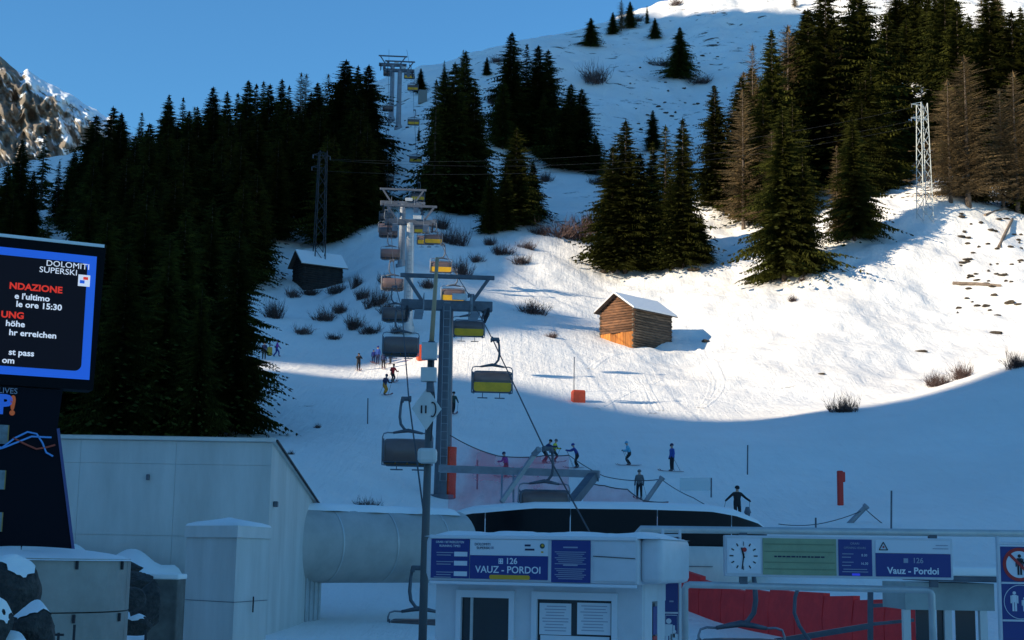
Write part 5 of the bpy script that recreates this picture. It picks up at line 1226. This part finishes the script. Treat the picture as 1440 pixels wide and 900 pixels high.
tp = sag([V(633, 612, 86), V(700, 641, 84), V(770, 640, 83), V(800, 640, 83)]); bt = [Vector((p.x, p.y - .8, gz(p.x, p.y - .8) - .1)) for p in tp]; net(tp, bt, 'pinkish safety net strung from the nearest tower across the piste edge')
tp = sag([V(820, 676, 78), V(850, 683, 77), V(882, 688, 77), V(905, 704, 76), V(940, 706, 76)]); bt = [Vector((p.x, p.y - .8, min(p.z - .5, gz(p.x, p.y)))) for p in tp]; net(tp, bt, 'pale safety net behind the station roof near the striped skier')
m = MB(); m.tube(sag([V(800, 640, 83), V(850, 670, 84), V(930, 674, 80), V(975, 700, 78), V(1050, 735, 76)], 8, .3), .025, 4); o = m.build('net_rope', rope_m); tag(o, 'thin rope sagging past the slanted post right of the striped skier', 'rope')
m = MB(); m.tube(sag([V(1095, 737, 72), V(1150, 737, 73), V(1217, 716, 74), V(1258, 748, 73)], 6, .3), .025, 4); o = m.build('net_rope', rope_m); tag(o, 'thin rope sagging from the slanted post above the gate', 'rope')
for a, b, d, lab in [((908,705),(931,672),79,'slanted grey net post right of the striped skier'),((1186,745),(1218,712),74,'slanted grey net post above the gate sign')]:
    m = MB(); p0, p1 = V(*a, d), V(*b, d); m.tube([p0 - (p1 - p0) * .4, p1], .13, 8); m.tube([p1 - (p1 - p0) * .05, p1 + (p1 - p0) * .03], .17, 8); o = m.build('net_post', steel); tag(o, lab, 'post')
for px, y0, y1, lab in [(517,597,560,'thin dark marker pole on the piste left of the chairs'),(1051,668,626,'thin dark marker pole on the shaded slope right of the skiers'),(1253,746,690,'thin dark marker pole above the gate sign'),(671,690,647,'thin dark marker pole in front of the pink net'),(807,552,502,'thin pale lance standing behind the orange box'),(379,500,478,'thin pole beside the two people at the forest edge'),(1000,700,672,'right pole of the pale banner'),(1147,745,728,'small pole with red flag above the gate')]:
    h = hit(px, y0, 55); p1 = V(px + (y0 - y1) * .012, y1, h.y); m = MB(); m.tube([h - Vector((0, 0, .4)), p1], .045, 6); o = m.build('marker_pole', steel_d); tag(o, lab, 'pole')
def pad(px, base, w, h, mm, label, lean=0, bulge=False):
    p = hit(px, base, 55); k = p.y / F; o = thing('snow_gun_pad' if not bulge else 'padded_post', label, 'pad', p, R(12)); ww, hh = w * k, h * k
    m = MB(); m.rbox((0, 0, hh / 2 - .1), (ww, ww * .8, hh + .2), .06); m.build('cover', mm, o)
    if bulge: m = MB(); m.rbox((ww * .55, 0, hh * .82), (ww * .7, ww * .7, hh * .3), .08); m.build('head', mm, o)
    else: m = MB(); m.rbox((0, 0, hh + .02), (ww * .9, ww * .7, .1), .03); m.build('lid', mm, o)
orange2 = mat('orange_red_vinyl', (.75, .085, .025), .55, var=.1, scale=2)
pad(813, 565, 18, 15, orange2, 'orange red box on the lit snow with a thin lance'); pad(596, 507, 20, 19, orange2, 'orange red mat behind the hanging chair')
pad(1182, 712, 8, 48, mat('signal_red', (.62, .03, .02), .55), 'tall bright red padded post on the shaded slope', 0, True); pad(379, 500, 7, 10, mat('yellow_vinyl', (.6, .38, .05), .6), 'small yellow pad between the two people at the forest edge')
pad(594,146,12,18, mat('hut_grey', (.22,.22,.2), .8), 'small grey box hut on the slope beside the top tower')
# pale banner beyond the skiers
p0, p1 = V(956, 690, 84), V(999, 690, 84); m = MB(); m.add([p0, p1, V(999, 672, 84), V(956, 672, 84)], [(0, 1, 2, 3)]); o = m.build('banner', mat('pale_banner', (.55, .66, .68), .7, alpha=.45)); md = o.modifiers.new('thickness', 'SOLIDIFY'); md.thickness = .02; tag(o, 'pale see through banner on poles right of the striped skier', 'banner')

# logs, stones and torn turf on the right bank
log_m = mat('grey_logs', (.2, .15, .11), .9, var=.4, scale=2)
for a, b, r, lab in [((1405,350),(1424,312),.25,'pale sawn log lying on the steep bank at the right'),((1340,400),(1408,404),.22,'long dark branch across the snow at the right'),((1385,305),(1439,300),.2,'log near the top of the bank at the right edge')]:
    p, q = hit(*a, 70), hit(*b, 70); mid = (p + q) / 2; m = MB(); m.tube([p + Vector((0, 0, .15)), Vector((mid.x, mid.y, max(mid.z, gz(mid.x, mid.y)) + .2)), q + Vector((0, 0, .15))], [r, r * .9, r * .7], 8); o = m.build('fallen_log', log_m); tag(o, lab, 'log')
turf = mat('torn_turf', (.09, .065, .04), .95, color2=(.03, .024, .018), scale=3, bump=.8)
g = random.Random(21); tm = []
from mathutils import noise as mnoise
for s in range(4):
    bm = bmesh.new(); bmesh.ops.create_icosphere(bm, subdivisions=2, radius=1)
    for v in bm.verts: v.co *= 1 + .45 * mnoise.noise(v.co * 1.8 + Vector((s * 5.0, 1, 2)))
    me = bpy.data.meshes.new('clod'); bm.to_mesh(me); bm.free(); me.materials.append(turf); tm.append(me)
def clod(px, py, w, h, label, group):
    p = hit(px, py, 70); k = p.y / F; o = link('turf_clod', tm[g.randrange(4)]); o.location = p; o.scale = (w * k / 2, w * k / 2 * .8, h * k / 2 * .95); o.rotation_euler = (0, 0, g.uniform(0, 6)); tag(o, label, 'turf clod', group)
for i in range(60):
    px = g.uniform(1345, 1440); py = g.uniform(300, 400) if i < 48 else g.uniform(400, 470)
    clod(px, py, g.uniform(3, 13), g.uniform(3, 6), 'small dark clod of turf on the steep bank at the right edge', 'turf clods on the right bank')
for i in range(34):
    px = g.uniform(880, 1010); clod(px, 150 - (px - 880) * .5 + g.uniform(-45, 60), g.uniform(3, 9), g.uniform(2, 4), 'small dark clod of turf on the shaded upper snowfield', 'turf clods on the upper snowfield')
for i in range(26):
    px = g.uniform(560, 620); clod(px, g.uniform(150, 330), g.uniform(2, 6), g.uniform(2, 4), 'small dark clod of turf in the lift lane', 'turf clods in the lift lane')
for px, py, w, h, lab in [(1400,470,20,8,'dark stone on the sunlit bank near the shade edge'),(992,482,14,6,'snowy stone on the crest right of the hut'),(1295,495,18,5,'low stone in the trough of the sunlit bowl'),(1155,528,12,4,'small clod on the trough path'),(1420,428,16,8,'brown clod low on the right bank'),(1050,400,10,6,'brown grass foot of the huge spruce'),(975,380,24,7,'brown grass under the sunlit group, right'),(850,383,14,8,'brown grass under the sunlit group, left'),(1232,300,14,6,'bare earth by the olive spruce'),(1388,772,8,6,'dark bird like speck on the snow behind the gate')]:
    clod(px, py, w, h, lab, 'single stones and clods')

# ---------------------------------------------------------------- people
cloth = {}
def cm_(name, c): return mat('cloth_' + name, c, .85, var=.12, scale=6)
C_ = dict(black=cm_('black', (.015, .016, .02)), navy=cm_('navy', (.02, .03, .09)), red=cm_('red', (.55, .02, .02)), orange=cm_('orange', (.55, .25, .03)), blue=cm_('blue', (.03, .09, .36)), royal=cm_('royal', (.03, .05, .25)), purple=cm_('purple', (.14, .04, .3)), yellow=cm_('yellow', (.62, .58, .04)), sky=cm_('sky', (.12, .42, .6)), grey=cm_('grey', (.12, .13, .14)), white=cm_('white', (.6, .6, .6)), green=cm_('green', (.03, .06, .05)))
skin_m = mat('skin', (.5, .3, .22), .6); ski_m = mat('ski_top', (.25, .1, .1), .4); boot_m = mat('boot', (.08, .08, .09), .5)
def pose_pts(kind):
    # facing +y in local space; (name, point, radius)
    lean, knee, arms = 0.08, 0.06, 'down'
    P = {'stand': (0.03, .02, 'down'), 'ski': (.38, .26, 'poles'), 'tuck': (.3, .3, 'poles'), 'reach': (.5, .15, 'forward'), 'face': (.02, .02, 'face'), 'walk': (.14, .1, 'swing'), 'out': (.05, .08, 'out'), 'bend': (.7, .2, 'forward')}[kind]
    lean, knee, arms = P
    hip = Vector((0, -knee * .35, .92 - knee * .28)); up = Vector((0, math.sin(lean), math.cos(lean))); J = {}
    J['pelvis'] = (hip, .155); J['waist'] = (hip + up * .18, .135); J['chest'] = (hip + up * .40, .165); J['neck'] = (hip + up * .55, .06); 
    hd = (up + Vector((0, -.35 * lean, .3))).normalized(); J['head'] = (hip + up * .57 + hd * .13, .095); J['crown'] = (hip + up * .57 + hd * .23, .075)
    fw = Vector((0, 1, 0)); st = {'walk': .22}.get(kind, .04 if kind != 'stand' else 0)
    for s, nm in ((-1, 'l'), (1, 'r')):
        sw = st * s; hx = s * .10
        J['hip_' + nm] = (hip + Vector((hx, 0, -.06)), .105); kn = Vector((s * .12, knee * .75 + sw * .6, .48 - knee * .06)); J['knee_' + nm] = (kn, .075)
        an = Vector((s * .125, -knee * .1 + sw - (.1 if s * st < 0 else 0), .11)); J['ankle_' + nm] = (an, .06); J['toe_' + nm] = (an + Vector((s * .015, .17, -.05)), .055)
        sh = hip + up * .47 + Vector((s * .19, 0, 0)); J['sho_' + nm] = (sh, .075)
        if arms == 'down': el = sh + Vector((s * .07, -.03, -.28)); ha = el + Vector((s * .0, .09, -.24))
        elif arms == 'poles': el = sh + Vector((s * .13, .02, -.26)); ha = el + Vector((s * .03, .25, -.02))
        elif arms == 'forward': el = sh + Vector((s * .02, .24, -.13)); ha = el + Vector((-s * .02, .26, .02))
        elif arms == 'face': el = sh + Vector((s * .13, .14, -.18)); ha = el + Vector((-s * .2, .05, .26))
        elif arms == 'swing': el = sh + Vector((s * .06, -s * .13, -.24)); ha = el + Vector((0, .1 - s * .1, -.2))
        else: el = sh + Vector((s * .22, 0, -.19)); ha = el + Vector((s * .2, .1, -.16))
        J['elb_' + nm] = (el, .058); J['hand_' + nm] = (ha, .05); J['fing_' + nm] = (ha + (ha - el).normalized() * .09, .035)
    E = [('pelvis', 'waist'), ('waist', 'chest'), ('chest', 'neck'), ('neck', 'head'), ('head', 'crown')]
    for nm in 'lr': E += [('pelvis', 'hip_' + nm), ('hip_' + nm, 'knee_' + nm), ('knee_' + nm, 'ankle_' + nm), ('ankle_' + nm, 'toe_' + nm), ('chest', 'sho_' + nm), ('sho_' + nm, 'elb_' + nm), ('elb_' + nm, 'hand_' + nm), ('hand_' + nm, 'fing_' + nm)]
    return J, E
BODY = {}
def body_mesh(kind):
    if kind in BODY: return BODY[kind]
    J, E = pose_pts(kind); names = list(J); me = bpy.data.meshes.new('skel'); me.from_pydata([J[n][0] for n in names], [(names.index(a), names.index(b)) for a, b in E], [])
    o = bpy.data.objects.new('skel', me); col.objects.link(o); sk = o.modifiers.new('skin', 'SKIN'); sk.use_smooth_shade = True
    for i, n in enumerate(names):
        v = me.skin_vertices[0].data[i]; r = J[n][1]; r *= 1.12 if n not in ('head', 'crown', 'neck') else 1; v.radius = (r * (1.15 if n in ('chest', 'pelvis', 'waist') else 1), r); v.use_root = n == 'pelvis'
    ss = o.modifiers.new('sub', 'SUBSURF'); ss.levels = 1; ss.render_levels = 1
    dg = bpy.context.evaluated_depsgraph_get(); ev = o.evaluated_get(dg); out = bpy.data.meshes.new_from_object(ev); bpy.data.objects.remove(o)
    for _ in range(5 - len(out.materials)): out.materials.append(skin_m)
    segs = []
    for a, b in E:
        c = 3 if b in ('head', 'crown') else (1 if a.split('_')[0] in ('hip', 'knee') or (a == 'pelvis' and b.startswith('hip')) else (2 if a.startswith('ankle') else (4 if a.startswith('hand') else 0)))
        segs.append((J[a][0], J[b][0], c))
    idx = []
    for p in out.polygons:
        best = (1e9, 0)
        for a, b, c in segs:
            ab = b - a; t = max(0, min(1, (p.center - a).dot(ab) / ab.length_squared)); d = (a + ab * t - p.center).length
            if d < best[0]: best = (d, c)
        idx.append(best[1])
    out.polygons.foreach_set('material_index', idx); out.polygons.foreach_set('use_smooth', [True] * len(idx))
    BODY[kind] = (out, J); return BODY[kind]
def person(px, foot, kind, rz, jacket, pants, hat, label, skis=True, size=1.0, d=None, face=0, sticks=True):
    p = hit(px, foot, 55) if d is None else V(px, foot, d)
    if d is not None: p.z = min(p.z, p.z)
    o = thing('person', label, 'person', p, R(rz), 'people on the piste', size)
    me, J = body_mesh(kind); me = me.copy()
    for i_, m_ in enumerate((C_[jacket], C_[pants], boot_m, skin_m, C_['black'])): me.materials[i_] = m_
    link('body', me, o)
    h = J['crown'][0]; hd = J['head'][0]; ax = (h - hd).normalized()
    m = MB(); m.tube([hd + ax * .02, hd + ax * .07, hd + ax * .13, hd + ax * .165, hd + ax * .175], [.118, .122, .1, .06, .01], 12); m.build('helmet', C_[hat], o, True)
    f = Vector((0, 1, 0)); m = MB(); m.rbox(hd + f * .085 + ax * .015, (.15, .06, .05), .02); m.build('goggles', C_['black'], o)
    m = MB(); m.rbox(hd + f * .105 - ax * .025, (.03, .04, .04), .012); m.build('nose', skin_m, o)
    if skis:
        for nm in 'lr':
            a = J['ankle_' + nm][0]; m = MB(); pts = [Vector((a.x, a.y + y, z)) for y, z in ((-.75, .03), (0, .025), (.65, .03), (.85, .07), (.93, .14))]
            for u_, v_ in zip(pts[:-1], pts[1:]): m.bar(u_, v_, .085, .02)
            m.build('ski', ski_m, o)
        if sticks:
            for nm, s in (('l', -1), ('r', 1)):
                a = J['hand_' + nm][0]; m = MB(); m.tube([a + Vector((0, .03, .08)), a + Vector((s * .12, -.45, -a.z + .05))], .012, 5); m.build('ski_pole', C_['grey'], o)
    return o
for a in [(504,522,'face',200,'black','black','black','skier in black holding both hands at the face, leftmost on the piste',True,1.0,None),
    (531,513,'stand',150,'blue','navy','royal','person in a blue suit at the far edge of the piste',True,1.05,None),(525,511,'stand',170,'royal','navy','blue','small person in blue beside the blue suited one',True,.8,None),
    (539,519,'stand',190,'navy','black','black','dark clad skier beside the blue suited person',True,1.0,None),(549,512,'stand',120,'black','black','black','dark skier half hidden under the hanging chair',True,.9,None),
    (552,538,'ski',215,'red','black','black','skier in a red jacket and black trousers',True,1.05,None),(541,556,'ski',-130,'navy','orange','navy','skier in navy jacket and orange trousers gliding down',True,1.1,None),
    (637,584,'walk',205,'green','black','black','dark clad skier just right of the nearest tower',True,1.1,None),
    (711,671,'ski',60,'purple','black','navy','skier in a purple jacket behind the steel beam',True,1.0,None),(766,652,'bend',-90,'navy','black','black','dark skier bending beside the yellow jacket',True,.95,92),
    (780,650,'tuck',-110,'yellow','black','grey','skier in a yellow jacket reaching to the blue one',True,.9,97),(811,659,'reach',80,'royal','black','royal','skier in a blue jacket stretching arms to the left',True,.98,None),
    (884,656,'ski',75,'sky','black','sky','skier in a light blue jacket turned to the left',True,.95,None),(945,664,'stand',110,'blue','black','navy','upright skier in blue jacket, rightmost of the group',True,1.02,None),
    (899,704,'stand',160,'grey','black','grey','skier in patterned dark clothes beside the slanted post',True,.95,None),(1037,733,'out',190,'black','black','black','skier in black with arms held wide above the station roof',True,1.05,None),
    (371,506,'stand',180,'navy','black','black','dark clad person at the forest edge',False,1.0,None),(389,503,'walk',-80,'purple','royal','purple','person in purple walking at the forest edge',False,1.0,None)]:
    px, ft, kd, rz, jk, pn, ht, lab, sk, sz, d = a; person(px, ft, kd, rz, jk, pn, ht, lab, sk, sz, d)

# ---------------------------------------------------------------- ski tracks on the bank below the timber hut
def track(pts, w, label):
    fine = []
    for i in range(len(pts) - 1):
        p0, p1, p2, p3 = [np.array(pts[min(max(k, 0), len(pts) - 1)], float) for k in (i - 1, i, i + 1, i + 2)]
        for t in (0, .25, .5, .75): fine.append(tuple(.5 * (2 * p1 + (p2 - p0) * t + (2 * p0 - 5 * p1 + 4 * p2 - p3) * t * t + (3 * p1 - p0 - 3 * p2 + p3) * t ** 3)))
    ps = [hit(*p, 70) for p in fine + [pts[-1]]]; path = []
    for k in range(2): ps = [ps[0]] + [(a + b * 2 + c) / 4 for a, b, c in zip(ps[:-2], ps[1:-1], ps[2:])] + [ps[-1]]
    for a, b in zip(ps[:-1], ps[1:]):
        n = max(2, int((b - a).length / .5))
        for k in range(n): path.append(a.lerp(b, k / n))
    path.append(ps[-1]); V_ = []; prof = ((-1.6, -.08), (-1.0, .0), (-.5, .025), (0, -.03), (.5, .025), (1.0, .0), (1.6, -.08))
    for i, p in enumerate(path):
        t = (path[min(i + 1, len(path) - 1)] - path[max(i - 1, 0)]); n = Vector((t.y, -t.x, 0)).normalized()
        for s, z in prof:
            q = p + n * s * w; V_.append((q.x, q.y, gz(q.x, q.y) + z + .03))
    m = MB(); m.grid(V_, len(path), len(prof)); o = m.build('ski_track', SNOW, None, True); tag(o, label, None, None, 'structure')
track([(985,492),(1000,505),(1012,525),(1015,545),(1000,565),(985,575)], .32, 'curved ski track on the lit bank')
track([(970,505),(990,518),(1003,540),(990,570)], .3, 'second curved ski track on the lit bank')
track([(890,530),(902,548),(910,572),(918,582)], .35, 'straight ski track down the lit bank')
track([(905,535),(915,555),(930,578)], .3, 'second straight ski track down the lit bank')
track([(830,520),(848,505),(866,498),(890,496)], .35, 'footpath to the timber hut')
track([(840,575),(900,545),(930,535)], .25, 'ski track crossing below the hut')
